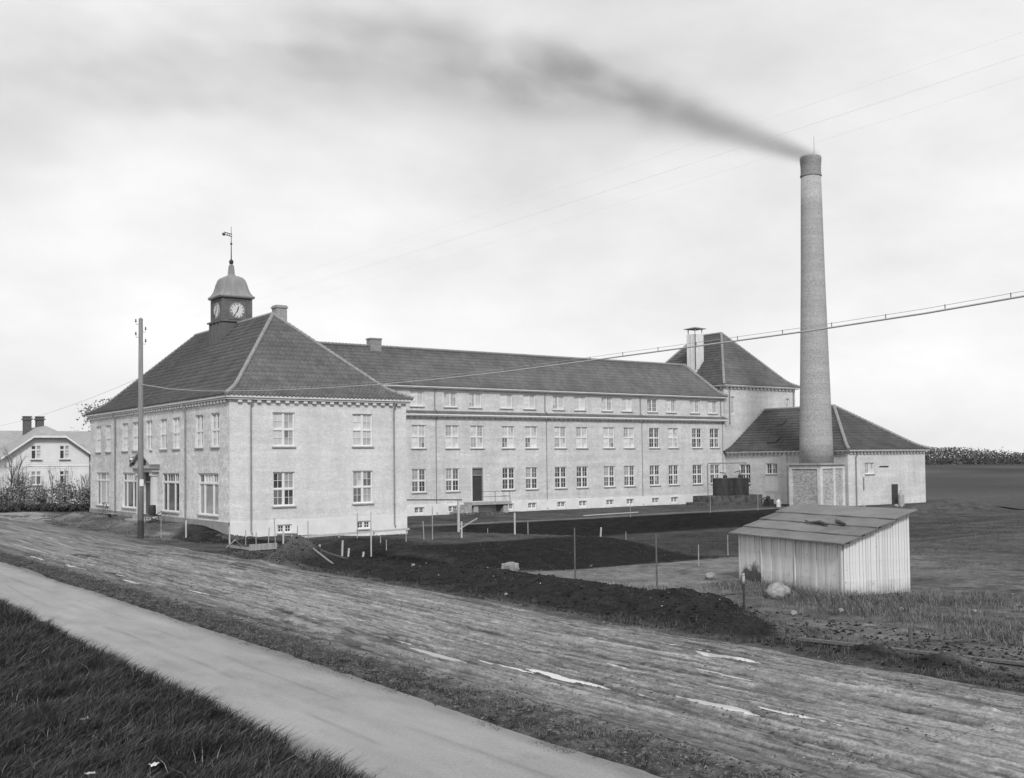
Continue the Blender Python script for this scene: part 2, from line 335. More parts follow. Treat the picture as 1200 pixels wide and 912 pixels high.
def t_ground(X, Y):
    t = .068+.07*(fbm(X*.7, Y*.7, 4)-.5)+.05*(fbm(X*4, Y*4, 3)-.5)                             # turf and weeds
    pale = sm(25.2, 26.2, X+.6*(fbm(X*.8, Y*.8, 3)-.5))*(1-sm(35.1, 35.5, Y+.3*(fbm(X*.5, Y*.5, 3)-.5)))*sm(22.5, 27, Y)*(1-sm(38, 50, X))
    t = t+pale*(.065+.12*(fbm(X*1.3, Y*1.3, 4)-.5)+.05*(fbm(X*5, Y*5, 3)-.5))
    near = sm(21.4, 23.5, X)*(1-sm(22, 26, Y)); t = t+near*(.03+.10*(fbm(X*2, Y*2, 4)-.5))
    edge = 25.4-3.9*(1-sm(17.5, 23.5, Y))
    soil = sm(20.3, 20.9, X+.5*(fbm(X*1.5, Y*.5, 4)-.5))*(1-sm(edge-.35, edge+.25, X+.5*(fbm(X*2, Y*2, 3)-.5)))*(1-sm(44, 50, Y+2*(fbm(X, Y, 3)-.5)))*sm(9, 14, Y)
    t = t*(1-soil)+soil*(.014+.018*fbm(X*4, Y*4, 3))
    ditch = np.maximum(np.exp(-((Y-35.5)/.22)**2)*sm(33.5, 34.5, X)*(1-sm(60, 70, X)), np.exp(-((X-34.9-(Y-35.4)*.42)/.3)**2)*sm(35, 36, Y)*(1-sm(40, 41, Y))); t = t*(1-.75*ditch)
    heap = np.exp(-((X-21.9)**2+(Y-47)**2)/1.6**2); t = t+heap*.035
    mid = sm(22.8, 23.6, X)*(1-sm(27, 29, X))*sm(36, 39, Y)*(1-sm(50, 54, Y)); t = t*(1-.6*mid)
    slope = sm(35.6, 37.2, Y)*(1-sm(43.4, 44.6, Y))*sm(25.6, 26.6, X)*(1-sm(36.4, 38.6, X+.35*(Y-43)))
    bank = sm(60.6, 62, Y)*(1-sm(66.8, 67.6, Y))*sm(38, 44, X)*(1-sm(84, 86, X))
    for k in (slope, bank): t = t*(1-k)+k*(.012+.012*fbm(X*4, Y*4, 3))
    walk = np.exp(-((Y-68.6-.3*np.sin(X*.2))/.8)**2)*sm(38, 44, X)*(1-sm(84, 87, X)); t = t+walk*.07
    bed = sm(43, 45, Y)*(1-sm(56, 61, Y))*(1-sm(40, 44, X))*sm(24, 26, X); t = t*(1-.1*bed); bed2 = sm(38.5, 39, Y)*(1-sm(60, 62, Y))*sm(38, 40, X)*(1-sm(60, 75, X)); t = t*(1-.3*bed2)
    fore = sm(62, 66, Y)*(1-sm(24.6, 25, X)); t = t+fore*(.05+.18*(fbm(X*1.2, Y*.25, 4)-.42))
    cs = sm(58, 60, Y+1.5*(X-23))*(1-sm(66, 68, Y-1.5*(X-23)))*sm(21.8, 22.4, X)*(1-sm(25.5, 26, X)); t = t*(1-.75*cs)
    fld = sm(38, 60, X-(Y-30)*.3)*(1-sm(60.6, 62, Y)*0); t = t+fld*(.03*(fbm(X*.05, Y*.3, 3)-.4)+.03*(fbm(X*.02+3, Y*.05, 2)-.5))
    far = sm(85, 100, Y)*(1-sm(24, 27, X)); t = t+far*.10
    return np.clip(t, .007, .4)
strip('path', E_PATH0, E_PATH1, 40, YF, 'path', t_path, .012)
strip('verge', E_PATH1, E_ROAD0, 34, YF, 'soil', t_verge, .004)
strip('road', E_ROAD0, E_ROAD1, 190, YF, 'road', t_road, .004)
strip('grass_bank', lambda Y: Y*0-300, lambda Y: Y*0-2, 12, YF[::3], 'soil', lambda X, Y: .03+.02*fbm(X, Y, 3))
strip('grass_bank', lambda Y: Y*0-2, E_PATH0, 50, YF, 'soil', lambda X, Y: .018+.012*fbm(X*2, Y*2, 3))
strip('ground', E_ROAD1, lambda Y: Y*0+50, 300, np.concatenate([ysteps(-60, 7, 0, 3)[:-1], ysteps(7, 75, .004, .08), ysteps(75, 900, .02, .5)[1:]]), 'soil', t_ground)
strip('ground', lambda Y: Y*0+50, lambda Y: Y*0+110, 100, np.concatenate([ysteps(-60, 30, 0, 4)[:-1], ysteps(30, 75, .004, .25), ysteps(75, 900, .05, 1)[1:]]), 'soil', t_ground)
strip('ground', lambda Y: Y*0+110, lambda Y: Y*0+1500, 30, YF[::6], 'soil', t_ground)
# ground sheet that runs on to the horizon under everything
g = MB(); g.quad((-4000, -4000, -1.6), (4000, -4000, -1.6), (4000, 4000, -1.6), (-4000, 4000, -1.6)); me = g.mesh('far_ground', 'soil')
a = me.attributes.new('tone', 'FLOAT', 'POINT'); a.data.foreach_set('value', [.09]*4); link('far_ground', me, kind='structure')

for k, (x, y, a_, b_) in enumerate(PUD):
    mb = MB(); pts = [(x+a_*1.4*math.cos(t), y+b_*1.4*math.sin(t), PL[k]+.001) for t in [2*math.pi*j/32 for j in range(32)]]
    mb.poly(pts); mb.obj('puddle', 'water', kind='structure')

# ------------------------------------------------------------------ walls, roofs, windows
def wall(mb, o, d, n, L, z0, z1, ops=(), depth=.14, mi=0):
    """wall face from o along unit d, outward normal n; ops = (u0,u1,z0,z1) openings with reveals"""
    o = Vector((o[0], o[1], 0)); d = Vector((d[0], d[1], 0)); n = Vector((n[0], n[1], 0))
    us = sorted({0, L, *[q for p in ops for q in p[:2]]}); zs = sorted({z0, z1, *[q for p in ops for q in p[2:]]})
    P = lambda u, z, w=0: tuple(o+d*u-n*w+Vector((0, 0, z)))
    for i in range(len(us)-1):
        for j in range(len(zs)-1):
            cu, cz = (us[i]+us[i+1])/2, (zs[j]+zs[j+1])/2
            if any(p[0] < cu < p[1] and p[2] < cz < p[3] for p in ops): continue
            mb.quad(P(us[i], zs[j]), P(us[i+1], zs[j]), P(us[i+1], zs[j+1]), P(us[i], zs[j+1]), mi)
    for a, b, c, e in ops:
        mb.quad(P(a, c), P(a, c, depth), P(a, e, depth), P(a, e), mi); mb.quad(P(b, c), P(b, e), P(b, e, depth), P(b, c, depth), mi)
        mb.quad(P(a, c), P(b, c), P(b, c, depth), P(a, c, depth), mi); mb.quad(P(a, e), P(a, e, depth), P(b, e, depth), P(b, e), mi)

def bell(rise, k=.16, s=.5):
    def f(t):
        if t < k: return rise*(s*t+ (1-s)*t*t/(2*k)*0)      # flatter foot of the slope
        return rise*(s*k+(t-k)*(1-s*k)/(1-k))
    def g(t):                                              # smoothed
        return sum(f(min(1, max(0, t+d))) for d in (-.05, 0, .05))/3 if .06 < t < .94 else f(t)
    return g
def tiles(name, P0, P1, R0, R1, z0, Z, rows, mt, parent, tw=.24, amp=.028, step=.04, sub=4):
    P0, P1, R0, R1 = [np.array(q, float) for q in (P0, P1, R0, R1)]
    d = P1-P0; L = np.hypot(*d); d /= L
    Vs, Fs, T, base = [], [], [], 0
    zt = [z0+Z(i/rows) for i in range(rows+1)]
    prev_lo = None
    for i in range(rows):
        lines = []
        tone = 1+.10*(random.random()-.5)
        for t, lift, zz in ((i/rows, step, zt[i]), ((i+1)/rows, .004, zt[i+1])):
            A = P0+(R0-P0)*t; B = P1+(R1-P1)*t; a = (A-P0)@d; b = (B-P0)@d; off = (A-P0)-d*a
            lines.append((a, b, off, lift, zz))
        a = min(lines[0][0], lines[1][0]); b = max(lines[0][1], lines[1][1])
        us = np.arange(math.floor(a/(tw/sub)), math.ceil(b/(tw/sub))+1)*(tw/sub); n = len(us)
        col = np.floor(us/tw+.01); rnd = _T[(col.astype(int)*7) % 256, (i*13) % 256]
        V = []
        for a_, b_, off, lift, zz in (lines[0], lines[0], lines[1]):
            u = np.clip(us, a_, b_); ph = (us/tw) % 1
            w = amp*np.where(ph < .55, np.cos(ph/.55*math.pi*2-math.pi)*.5+.5, 0)
            V.append(np.stack([P0[0]+d[0]*u+off[0], P0[1]+d[1]*u+off[1], zz+lift+w+(rnd-.5)*.012], -1))
        V[0][:, 2] -= step+.01                              # riser foot
        Vs.append(np.concatenate(V)); T.append(np.tile(tone*(1+.24*(rnd-.5)), 3))
        k = np.arange(n-1)
        for r in (0, 1): Fs.append(base+np.stack([r*n+k, r*n+k+1, (r+1)*n+k+1, (r+1)*n+k], -1))
        base += 3*n
    o = link(name, np_mesh(name, np.concatenate(Vs), np.concatenate(Fs), mt, np.concatenate(T)), parent); o['kind'] = 'stuff'; return o
def ridge_caps(parent, P, Q, ZP, name='ridge_tiles', r=.13, step=.34):
    """P,Q plan end points; ZP(t) height along"""
    mb = MB(); P, Q = Vector(P), Vector(Q); L = max((Q-P).length, abs(ZP(1)-ZP(0))); n = max(2, int(math.hypot((Q-P).length, ZP(1)-ZP(0))/step))
    for i in range(n):
        a, b = i/n, (i+1)/n
        pa = P.lerp(Q, a); pb = P.lerp(Q, b)
        mb.tube([(pa.x, pa.y, ZP(a)+.01), (pb.x, pb.y, ZP(b)+.045)], [r*.9, r*1.1], 8)
    return mb.obj(name, 'ridge', parent, kind='stuff')

def window_protos(w, h, style='cross', muntin=(2, 2), tones=(0,), n=4, t_split=.5):
    """shared meshes for one window size, local x across, z up, -y outward, origin at lower left of the opening"""
    fr = .06; d = {}
    mb = MB(); mb.box(0, fr, -.02, .08, 0, h); mb.box(w-fr, w, -.02, .08, 0, h); mb.box(fr, w-fr, -.02, .08, 0, fr); mb.box(fr, w-fr, -.02, .08, h-fr, h)
    cells = []
    if style == 'cross':
        mb.box(w/2-.05, w/2+.05, -.03, .075, fr, h-fr); zt = h*t_split; mb.box(fr, w/2-.05, -.025, .075, zt-.045, zt+.045); mb.box(w/2+.05, w-fr, -.025, .075, zt-.045, zt+.045)
        for a, b in ((fr, w/2-.05), (w/2+.05, w-fr)):
            for c, e in ((fr, zt-.045), (zt+.045, h-fr)): cells.append((a, b, c, e))
    elif style == 'two':
        mb.box(w/2-.05, w/2+.05, -.03, .075, fr, h-fr)
        cells = [(fr, w/2-.05, fr, h-fr), (w/2+.05, w-fr, fr, h-fr)]
    elif style == 'shop':
        zt = h*.76; xs = [0, w*.26, w*.7, w]
        mb.box(fr, w-fr, -.03, .075, zt-.05, zt+.05)
        for x in xs[1:3]: mb.box(x-.05, x+.05, -.025, .07, fr, zt-.05); mb.box(x-.05, x+.05, -.025, .07, zt+.05, h-fr)
        for i in range(3):
            a, b = (fr if i == 0 else xs[i]+.05), (w-fr if i == 2 else xs[i+1]-.05); cells += [(a, b, fr, zt-.05), (a, b, zt+.05, h-fr)]
    elif style == 'one': cells = [(fr, w-fr, fr, h-fr)]
    d['frame'] = mb.mesh('window_frame', 'white')
    d['sashes'] = []
    s = .035
    for a, b, c, e in cells:
        q = MB(); W_, H_ = b-a, e-c
        q.box(0, s, 0, .05, 0, H_); q.box(W_-s, W_, 0, .05, 0, H_); q.box(s, W_-s, 0, .05, 0, s); q.box(s, W_-s, 0, .05, H_-s, H_)
        nx, nz_ = (muntin if not (style == 'shop') else ((3, 1) if c > h*.5 and b-a > .8 else (1, 1)))
        for i in range(1, nx): x = W_*i/nx; q.box(x-.012, x+.012, .005, .045, s, H_-s)
        for j in range(1, nz_): z = H_*j/nz_; q.box(s, W_-s, .008, .042, z-.012, z+.012)
        d['sashes'].append(((a, 0, c), q.mesh('sash', 'white')))
    d['glz'] = []
    for v in range(n):
        q = MB()
        base = random.choice(tones)
        for a, b, c, e in cells:
            nx, nz_ = (muntin if not (style == 'shop') else (1, 1))
            ct = max(0, min(4, base+random.choice((0, 0, 0, -1, 1)) if len(tones) > 1 else base))
            for i in range(nx):
                for j in range(nz_):
                    x0, x1 = a+(b-a)*i/nx, a+(b-a)*(i+1)/nx; z0, z1 = c+(e-c)*j/nz_, c+(e-c)*(j+1)/nz_
                    k = ct
                    if random.random() < .16: k = max(0, min(4, k+random.choice((-1, 1))))
                    t = random.uniform(-.004, .004)
                    q.quad((x0, .045+t, z0), (x1, .045, z0), (x1, .045, z1), (x0, .045-t, z1), k)
        d['glz'].append(q.mesh('glazing', GLASS))
    q = MB(); q.box(-.06, w+.06, -.2, .02, -.085, -.005); d['sill'] = q.mesh('sill', 'sill'); d['wh'] = (w, h); return d
def put_window(parent, pr, x, y, z, rz=0, name='window', sill=True, recess=.10, glz=None):
    """x,y,z = lower left corner of the opening on the wall face"""
    n = Vector((0, -1, 0)); n.rotate(Matrix.Rotation(rz, 3, 'Z'))
    o = link(name, pr['frame'], parent, (x-n.x*recess, y-n.y*recess, z), rz)
    for off, me in pr['sashes']: link('sash', me, o, off)
    link('glazing', random.choice(pr['glz']) if glz is None else pr['glz'][glz % len(pr['glz'])], o, kind='stuff')
    if sill: link('sill', pr['sill'], o, (0, 0, 0))
    return o
RL = -math.pi/2                                         # rotation for a wall that faces -X (its local x runs towards -Y)

def downpipe(parent, x, y, z1, z0, n, off=.32, r=.055):
    n = Vector((n[0], n[1], 0)); p = Vector((x, y, 0))
    a = p+n*off; b = p+n*.09
    mb = MB(); mb.tube([(a.x, a.y, z1), (a.x, a.y, z1-.12), (b.x, b.y, z1-.62), (b.x, b.y, z0+.15), (b.x+n.x*.12, b.y+n.y*.12, z0)], r, 8)
    zz = z1-1.2
    while zz > z0+.5: mb.lathe([(r+.02, zz), (r+.02, zz+.05)], (b.x, b.y), 8); zz -= 1.9
    return mb.obj('downpipe', 'pipe', parent, smooth=False)

def dentils(parent, o, d, n, L, z, w=.26, h=.16, dep=.17, gap=.62, mt='trim'):
    mb = MB(); d = Vector((d[0], d[1], 0)); n = Vector((n[0], n[1], 0)); o = Vector((o[0], o[1], 0))
    k = int(L/gap); g0 = (L-(k-1)*gap)/2
    M = Matrix((( d.x, -n.x, 0, 0), (d.y, -n.y, 0, 0), (0, 0, 1, 0), (0, 0, 0, 1)))
    for i in range(k):
        c = g0+i*gap; M2 = Matrix.Translation(o) @ M
        mb.box(c-w/2, c+w/2, -dep, .02, z-h, z, mtx=M2)
    return mb.obj('dentil_course', mt, parent, kind='stuff')
def gutter(parent, segs, z, proj_, h=.22, mt='trim', name='gutter'):
    """box gutter with a soffit, segs = list of (x0,x1,y0,y1)"""
    mb = MB()
    for x0, x1, y0, y1 in segs:
        mb.box(x0, x1, y0, y1, z-h*.55, z)
        if x1-x0 > y1-y0: mb.box(x0+.07, x1-.07, y0+.09, y1, z-h, z-h*.55)
        else: mb.box(x0+.09, x1, y0+.07, y1-.07, z-h, z-h*.55)
    return mb.obj(name, mt, parent)

# ================================================================== corner block with the clock tower
AX0, AX1, AY0, AY1 = 24.96, 37.36, 63.28, 93.82; ZG = 8.69; ZR = 14.86; AO = .3; HIP = 7.63
A = thing('office_building', 'pale brick two storey corner block with dark hipped tile roof and clock tower', 'building', (AX0, AY0, 0))
AP = lambda o: o
def reparent(root, since):
    """children are built in world coordinates; shift the root to its base without moving them"""
    loc = root.location.copy()
    for o in root.children: o.location = o.location-loc
winA_l = window_protos(1.48, 2.13, 'cross', (2, 2), (0, 1, 1, 2), 5)
winA_u = window_protos(1.48, 2.12, 'cross', (2, 2), (2, 3, 3), 4)
winA_n = window_protos(1.42, 2.12, 'cross', (2, 2), (2, 3, 4), 5)
base_w = window_protos(.98, .52, 'two', (2, 2), (0, 0), 2)
shop = window_protos(3.5, 2.65, 'shop', (1, 1), (0, 1, 2), 4)
wx = [28.5-.74, 34.05-.74]; bx = [28.52-.49, 34.08-.49]
mb = MB()
ops = [(x-AX0, x-AX0+1.48, 1.84, 3.97) for x in wx]+[(x-AX0, x-AX0+1.48, 5.57, 7.69) for x in wx]
wall(mb, (AX0, AY0), (1, 0), (0, -1), AX1-AX0, .95, ZG-.1, ops)
mb.obj('front_wall', 'brick_front', A)
mb = MB(); wall(mb, (AX0, AY0-.05), (1, 0), (0, -1), AX1-AX0, -.6, .95, [(x-AX0, x-AX0+.98, .17, .69) for x in bx], .25); mb.quad((AX0, AY0-.05, .95), (AX1, AY0-.05, .95), (AX1, AY0, .95), (AX0, AY0, .95))
mb.quad((AX1, AY0-.05, -.6), (AX1, AY0+3, -.6), (AX1, AY0+3, .95), (AX1, AY0-.05, .95)); mb.obj('plinth', 'plinth', A)
nY = [65.6, 68.4, 72.8, 75.4, 78.55, 81.7, 84.3, 88.7, 91.5]                    # upper windows on the street side
sY = [(65.1, 68.6), (72.2, 75.7), (81.4, 84.9), (88.5, 92.0)]
ops = [(AY1-(y+.71), AY1-(y-.71), 5.57, 7.69) for y in nY]+[(AY1-b_, AY1-a_, 1.28, 3.93) for a_, b_ in sY]+[(AY1-79.75, AY1-77.35, .95, 3.95)]
mb = MB(); wall(mb, (AX0, AY1), (0, -1), (-1, 0), AY1-AY0, .95, ZG-.1, ops, .16)
mb.obj('side_wall', 'brick_side', A)
mb = MB(); mb.box(AX0-.06, AX0+.2, AY0+.2, 77.2, -.5, .95); mb.box(AX0-.06, AX0+.2, 79.9, AY1+.06, -.5, .95); mb.obj('stone_plinth', 'plinth_dark', A)
mb = MB(); mb.quad((AX1, AY0, -.5), (AX1, AY1, -.5), (AX1, AY1, ZG-.1), (AX1, AY0, ZG-.1)); mb.quad((AX1, AY1, -.5), (AX0, AY1, -.5), (AX0, AY1, ZG-.1), (AX1, AY1, ZG-.1)); mb.obj('rear_wall', 'brick_wing', A)
for i, x in enumerate(wx):
    put_window(A, winA_l, x, AY0, 1.84, glz=i); put_window(A, winA_u, x, AY0, 5.57, glz=i+1)
for x in bx:
    put_window(A, base_w, x, AY0-.05, .17, name='basement_window')
for y in nY: put_window(A, winA_n, AX0, y+.71, 5.57, RL)
for i, (a_, b_) in enumerate(sY): put_window(A, shop, AX0, b_, 1.28, RL, name='shop_window', glz=i)
gutter(A, [(AX0-AO, AX1+AO, AY0-AO, AY0+.02), (AX0-AO, AX0+.02, AY0+.02, AY1+AO)], ZG+.02, AO, .27)
dentils(A, (AX0, AY0), (1, 0), (0, -1), AX1-AX0, ZG-.26, mt='trim'); dentils(A, (AX0, AY1), (0, -1), (-1, 0), AY1-AY0, ZG-.26, gap=.55, w=.25)
for x in (26.3, 36.37): downpipe(A, x, AY0, ZG-.1, .25, (0, -1))
for y in (86.6, 70.8): downpipe(A, AX0, y, ZG-.1, .75, (-1, 0))
Za = bell(ZR-ZG, .17, .55); cx = (AX0+AX1)/2; e0, e1, f0, f1 = AX0-AO-.04, AX1+AO+.04, AY0-AO-.04, AY1+AO+.04
ra, rb = (cx, AY0+HIP), (cx, AY1-HIP)
tiles('roof_tiles', (e0, f0), (e1, f0), ra, ra, ZG, Za, 21, 'tile_wing_lit', A, tw=.29, amp=.11, step=.11)  # front slope paler than the side ones: brighter light put into the colour
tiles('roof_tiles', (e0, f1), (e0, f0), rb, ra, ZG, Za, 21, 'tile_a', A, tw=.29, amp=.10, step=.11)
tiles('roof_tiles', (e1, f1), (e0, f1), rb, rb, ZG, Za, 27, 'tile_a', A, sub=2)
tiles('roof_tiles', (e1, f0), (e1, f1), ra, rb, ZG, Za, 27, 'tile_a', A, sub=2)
for p, q in (((e0, f0), ra), ((e1, f0), ra), ((e0, f1), rb), ((e1, f1), rb)): ridge_caps(A, p, q, lambda t: ZG+.06+Za(t), 'hip_tiles')
ridge_caps(A, ra, rb, lambda t: ZR+.08)
# chimney on the ridge
mb = MB(); mb.box(31.6, 32.4, 71.3, 72.1, 13.2, 15.5); mb.box(31.54, 32.46, 71.24, 72.16, 15.5, 15.62); mb.box(31.6, 32.4, 71.3, 72.1, 15.62, 15.7)
mb.obj('chimney', 'stack_brick', A)
# entrance with pilasters and pitched hood
yd = 78.55
for s in (-1, 1):
    mb = MB(); mb.box(AX0-.34, AX0, yd+s*1.62-.22, yd+s*1.62+.22, .7, 3.72); mb.box(AX0-.42, AX0, yd+s*1.62-.3, yd+s*1.62+.3, 3.72, 4.0); mb.obj('pilaster', 'trim', A)
mb = MB(); mb.box(AX0-.5, AX0, yd-2.15, yd+2.15, 4.0, 4.25); mb.box(AX0-.65, AX0, yd-2.3, yd+2.3, 4.25, 4.45)
mb.poly([(AX0-.5, yd-2.1, 4.45), (AX0-.5, yd, 5.45), (AX0-.5, yd+2.1, 4.45)][::-1])
for s in (-1, 1):
    a_ = [(AX0-.72, yd+s*2.4, 4.4), (AX0-.72, yd, 5.52), (AX0, yd, 5.52), (AX0, yd+s*2.4, 4.4)]; mb.poly(a_); mb.poly([(x, y, z+.12) for x, y, z in a_][::-1])
    mb.poly([a_[0], (a_[0][0], a_[0][1], 4.52), (a_[1][0], a_[1][1], 5.64), a_[1]])
mb.obj('entrance_hood', 'hood_lead', A)
mb = MB(); mb.box(AX0+.18, AX0+.24, yd-1.2, yd+1.2, .95, 3.95); dr = mb.obj('entrance_door', 'wood_dark', A)
mb = MB(); mb.box(AX0+.1, AX0+.177, yd-.06, yd+.06, 1.0, 3.2); mb.box(AX0+.1, AX0+.177, yd-1.2, yd+1.2, 3.2, 3.32); mb.obj('door_frame', 'wood', dr)
mb = MB(); mb.box(AX0-1.15, AX0+.15, yd-1.9, yd+1.9, .2, .62); mb.box(AX0-.7, AX0+.15, yd-1.6, yd+1.6, .62, .93); mb.obj('doorstep', 'sill', A)
for py in (80.6, 77.9):
    mb = MB(); X_ = 24.42
    mb.lathe([(.06, 4.35), (.2, 4.42), (.24, 4.85), (.12, 5.0), (.03, 5.08)], (X_, py), 6); mb.tube([(X_, py, 5.05), (X_+.2, py, 5.2), (AX0+.02, py, 5.05)], .025, 6)
    l_ = mb.obj('wall_lantern', 'dark', A)
    mb = MB(); mb.lathe([(.21, 4.87), (.13, 5.005)], (X_-.012, py), 6); mb.obj('lantern_top', 'white', l_)
# clock tower (a part of the block; its pieces are sub-parts)
tx, ty, s_ = 31.16, 78.55, 1.15
mb = MB(); mb.box(tx-s_, tx+s_, ty-s_, ty+s_, 15.2, 16.95)
for sx, sy_ in ((-1, -1), (1, -1), (-1, 1), (1, 1)): mb.box(tx+sx*(s_-.08)-.11, tx+sx*(s_-.08)+.11, ty+sy_*(s_-.08)-.11, ty+sy_*(s_-.08)+.11, 15.28, 16.85)
CT = mb.obj('clock_tower', 'tower', A)
mb = MB(); mb.box(tx-s_-.12, tx+s_+.12, ty-s_-.12, ty+s_+.12, 12.3, 15.12)
for k in range(4):
    y0 = ty-s_-.02+k*(2*s_-.2)/3; mb.box(tx-s_-.17, tx-s_-.12, y0, y0+.22, 12.3, 15.1)
mb.obj('tower_base', 'tower', CT)
mb = MB(); mb.box(tx-s_-.24, tx+s_+.24, ty-s_-.24, ty+s_+.24, 15.1, 15.21); mb.obj('lower_cornice', 'tower', CT)
prof = [(1.40, 16.93), (1.45, 17.02), (1.44, 17.09), (1.30, 17.2), (1.19, 17.36), (1.09, 17.6), (1.02, 17.85), (.96, 18.1), (.87, 18.35), (.72, 18.55), (.48, 18.68), (.28, 18.74), (.22, 18.85), (.2, 19.1), (.17, 19.5), (.10, 19.62)]
mb = MB(); r8 = []
def sq(r, z, c=.12):                                     # square section with slightly rounded corners
    k = min(c, r*.4); return [(tx+a*r-(k if i else 0)*a if 0 else tx+x_, ty+y_, z) for i, a in ((0, 0),) for x_, y_ in ()]
n_ = 0
for r, z in prof:
    k = r*.10
    ring = [(-r, -r+k), (-r+k, -r), (r-k, -r), (r, -r+k), (r, r-k), (r-k, r), (-r+k, r), (-r, r-k)]
    mid = []
    for i in range(8):
        a_, b_ = ring[i], ring[(i+1) % 8]; mid += [a_]+([((a_[0]*2+b_[0])/3, (a_[1]*2+b_[1])/3), ((a_[0]+b_[0]*2)/3, (a_[1]+b_[1]*2)/3)] if i % 2 else [])
    mb.v += [(tx+x*.95, ty+y*.95, z) for x, y in mid]; n_ = len(mid)
for k in range(len(prof)-1):
    for j in range(n_): mb.f.append((k*n_+j, k*n_+(j+1) % n_, (k+1)*n_+(j+1) % n_, (k+1)*n_+j)); mb.m.append(0)
mb.f.append(tuple(reversed(range(n_)))); mb.m.append(0); mb.f.append(tuple((len(prof)-1)*n_+j for j in range(n_))); mb.m.append(0)
mb.obj('dome', 'copper', CT)
mb = MB()
for k in range(-2, 3):                                   # standing seams
    for ax in range(4):
        pts = []
        for r, z in prof[2:10]:
            a_, b_ = k*.42*r*.95, r*.95+.004
            pts.append({0: (tx+a_, ty-b_, z), 1: (tx+a_, ty+b_, z), 2: (tx-b_, ty+a_, z), 3: (tx+b_, ty+a_, z)}[ax])
        mb.tube(pts, .02, 4)
mb.obj('dome_seams', 'copper', CT, kind='stuff')
mb = MB(); mb.lathe([(.05, 19.6), (.14, 19.68), (.17, 19.8), (.14, 19.92), (.05, 20.0)], (tx, ty), 12); mb.obj('finial_ball', 'dark', CT, smooth=True)
mb = MB(); mb.tube([(tx, ty, 19.95), (tx, ty, 22.5)], [.045, .015], 6); mb.lathe([(.03, 21.1), (.09, 21.16), (.09, 21.22), (.03, 21.28)], (tx+.0, ty), 8)
mb.obj('vane_rod', 'dark', CT)
mb = MB(); R = Matrix.Translation((tx, ty, 21.75)) @ Matrix.Rotation(math.radians(210), 4, 'Z')
for z in (-.02, .16): mb.box(-.1, .85, -.02, .02, z, z+.045, mtx=R)
for x in (.2, .45, .7): mb.box(x, x+.04, -.018, .018, 0, .18, mtx=R)
mb.box(.78, 1.02, -.02, .02, -.1, .1, mtx=R); mb.obj('weather_vane', 'dark', CT)
for ax in range(4):                                      # a face on each side
    R = Matrix.Translation((tx, ty, 15.98)) @ Matrix.Rotation(ax*math.pi/2, 4, 'Z') @ Matrix.Translation((0, -s_-.035, 0))
    mb = MB(); pts = [(R @ Vector((.585*math.cos(t), 0, .585*math.sin(t)))) for t in [2*math.pi*j/32 for j in range(32)]]; mb.poly(pts)
    pts2 = [(R @ Vector((.585*math.cos(t), .034, .585*math.sin(t)))) for t in [2*math.pi*j/32 for j in range(32)]]
    for j in range(32): mb.quad(pts[j], pts2[j], pts2[(j+1) % 32], pts[(j+1) % 32])
    mb.obj('clock_face', 'white', CT)
    mb = MB()
    for h_ in range(12):                                  # Roman numerals as bars
        a_ = math.radians(90-30*h_); Q = R @ Matrix.Rotation(-(a_-math.pi/2), 4, 'Y')
        num = ['XII', 'I', 'II', 'III', 'IIII', 'V', 'VI', 'VII', 'VIII', 'IX', 'X', 'XI'][h_]; wd = {'I': .045, 'V': .09, 'X': .09}; x = -sum(wd[c] for c in num)/2
        for c in num:
            if c == 'I': mb.box(x+.012, x+.032, -.012, -.004, .40, .53, mtx=Q)
            else:
                for sg in (-1, 1):
                    B = Q @ Matrix.Translation((x+.045+(sg*.018 if c == 'V' else 0), 0, .465)) @ Matrix.Rotation(sg*(.3 if c == 'V' else .5), 4, 'Y'); mb.box(-.011, .011, -.012, -.004, -.066, .066, mtx=B)
            x += wd[c]
    for k in range(32):
        a_, b_ = 2*math.pi*k/32, 2*math.pi*(k+1)/32
        for r0, r1 in ((.545, .57),): mb.quad(R @ Vector((r0*math.cos(a_), -.006, r0*math.sin(a_))), R @ Vector((r1*math.cos(a_), -.006, r1*math.sin(a_))), R @ Vector((r1*math.cos(b_), -.006, r1*math.sin(b_))), R @ Vector((r0*math.cos(b_), -.006, r0*math.sin(b_))))
    mb.obj('numeral', 'dark', CT, kind='stuff')
    for ang, L_, w_, nm in ((212, .50, .022, 'minute_hand'), (18, .33, .032, 'hour_hand')):
        Q = R @ Matrix.Rotation(math.radians(ang), 4, 'Y'); mb = MB()
        mb.box(-w_, w_, -.03 if w_ > .03 else -.045, -.02 if w_ > .03 else -.034, -.12, L_, mtx=Q); mb.obj(nm, 'dark', CT)
    mb = MB(); P = lambda x, z: R @ Vector((x, 0, z))
    for x0, x1, z0, z1 in ((-.8, -.74, -.68, .82), (.74, .8, -.68, .82), (-.74, .74, .76, .82), (-.74, .74, -.68, -.62)): mb.box(x0, x1, -.01, .05, z0, z1, mtx=R)
    mb.obj('panel_moulding', 'tower', CT)
reparent(A, None)

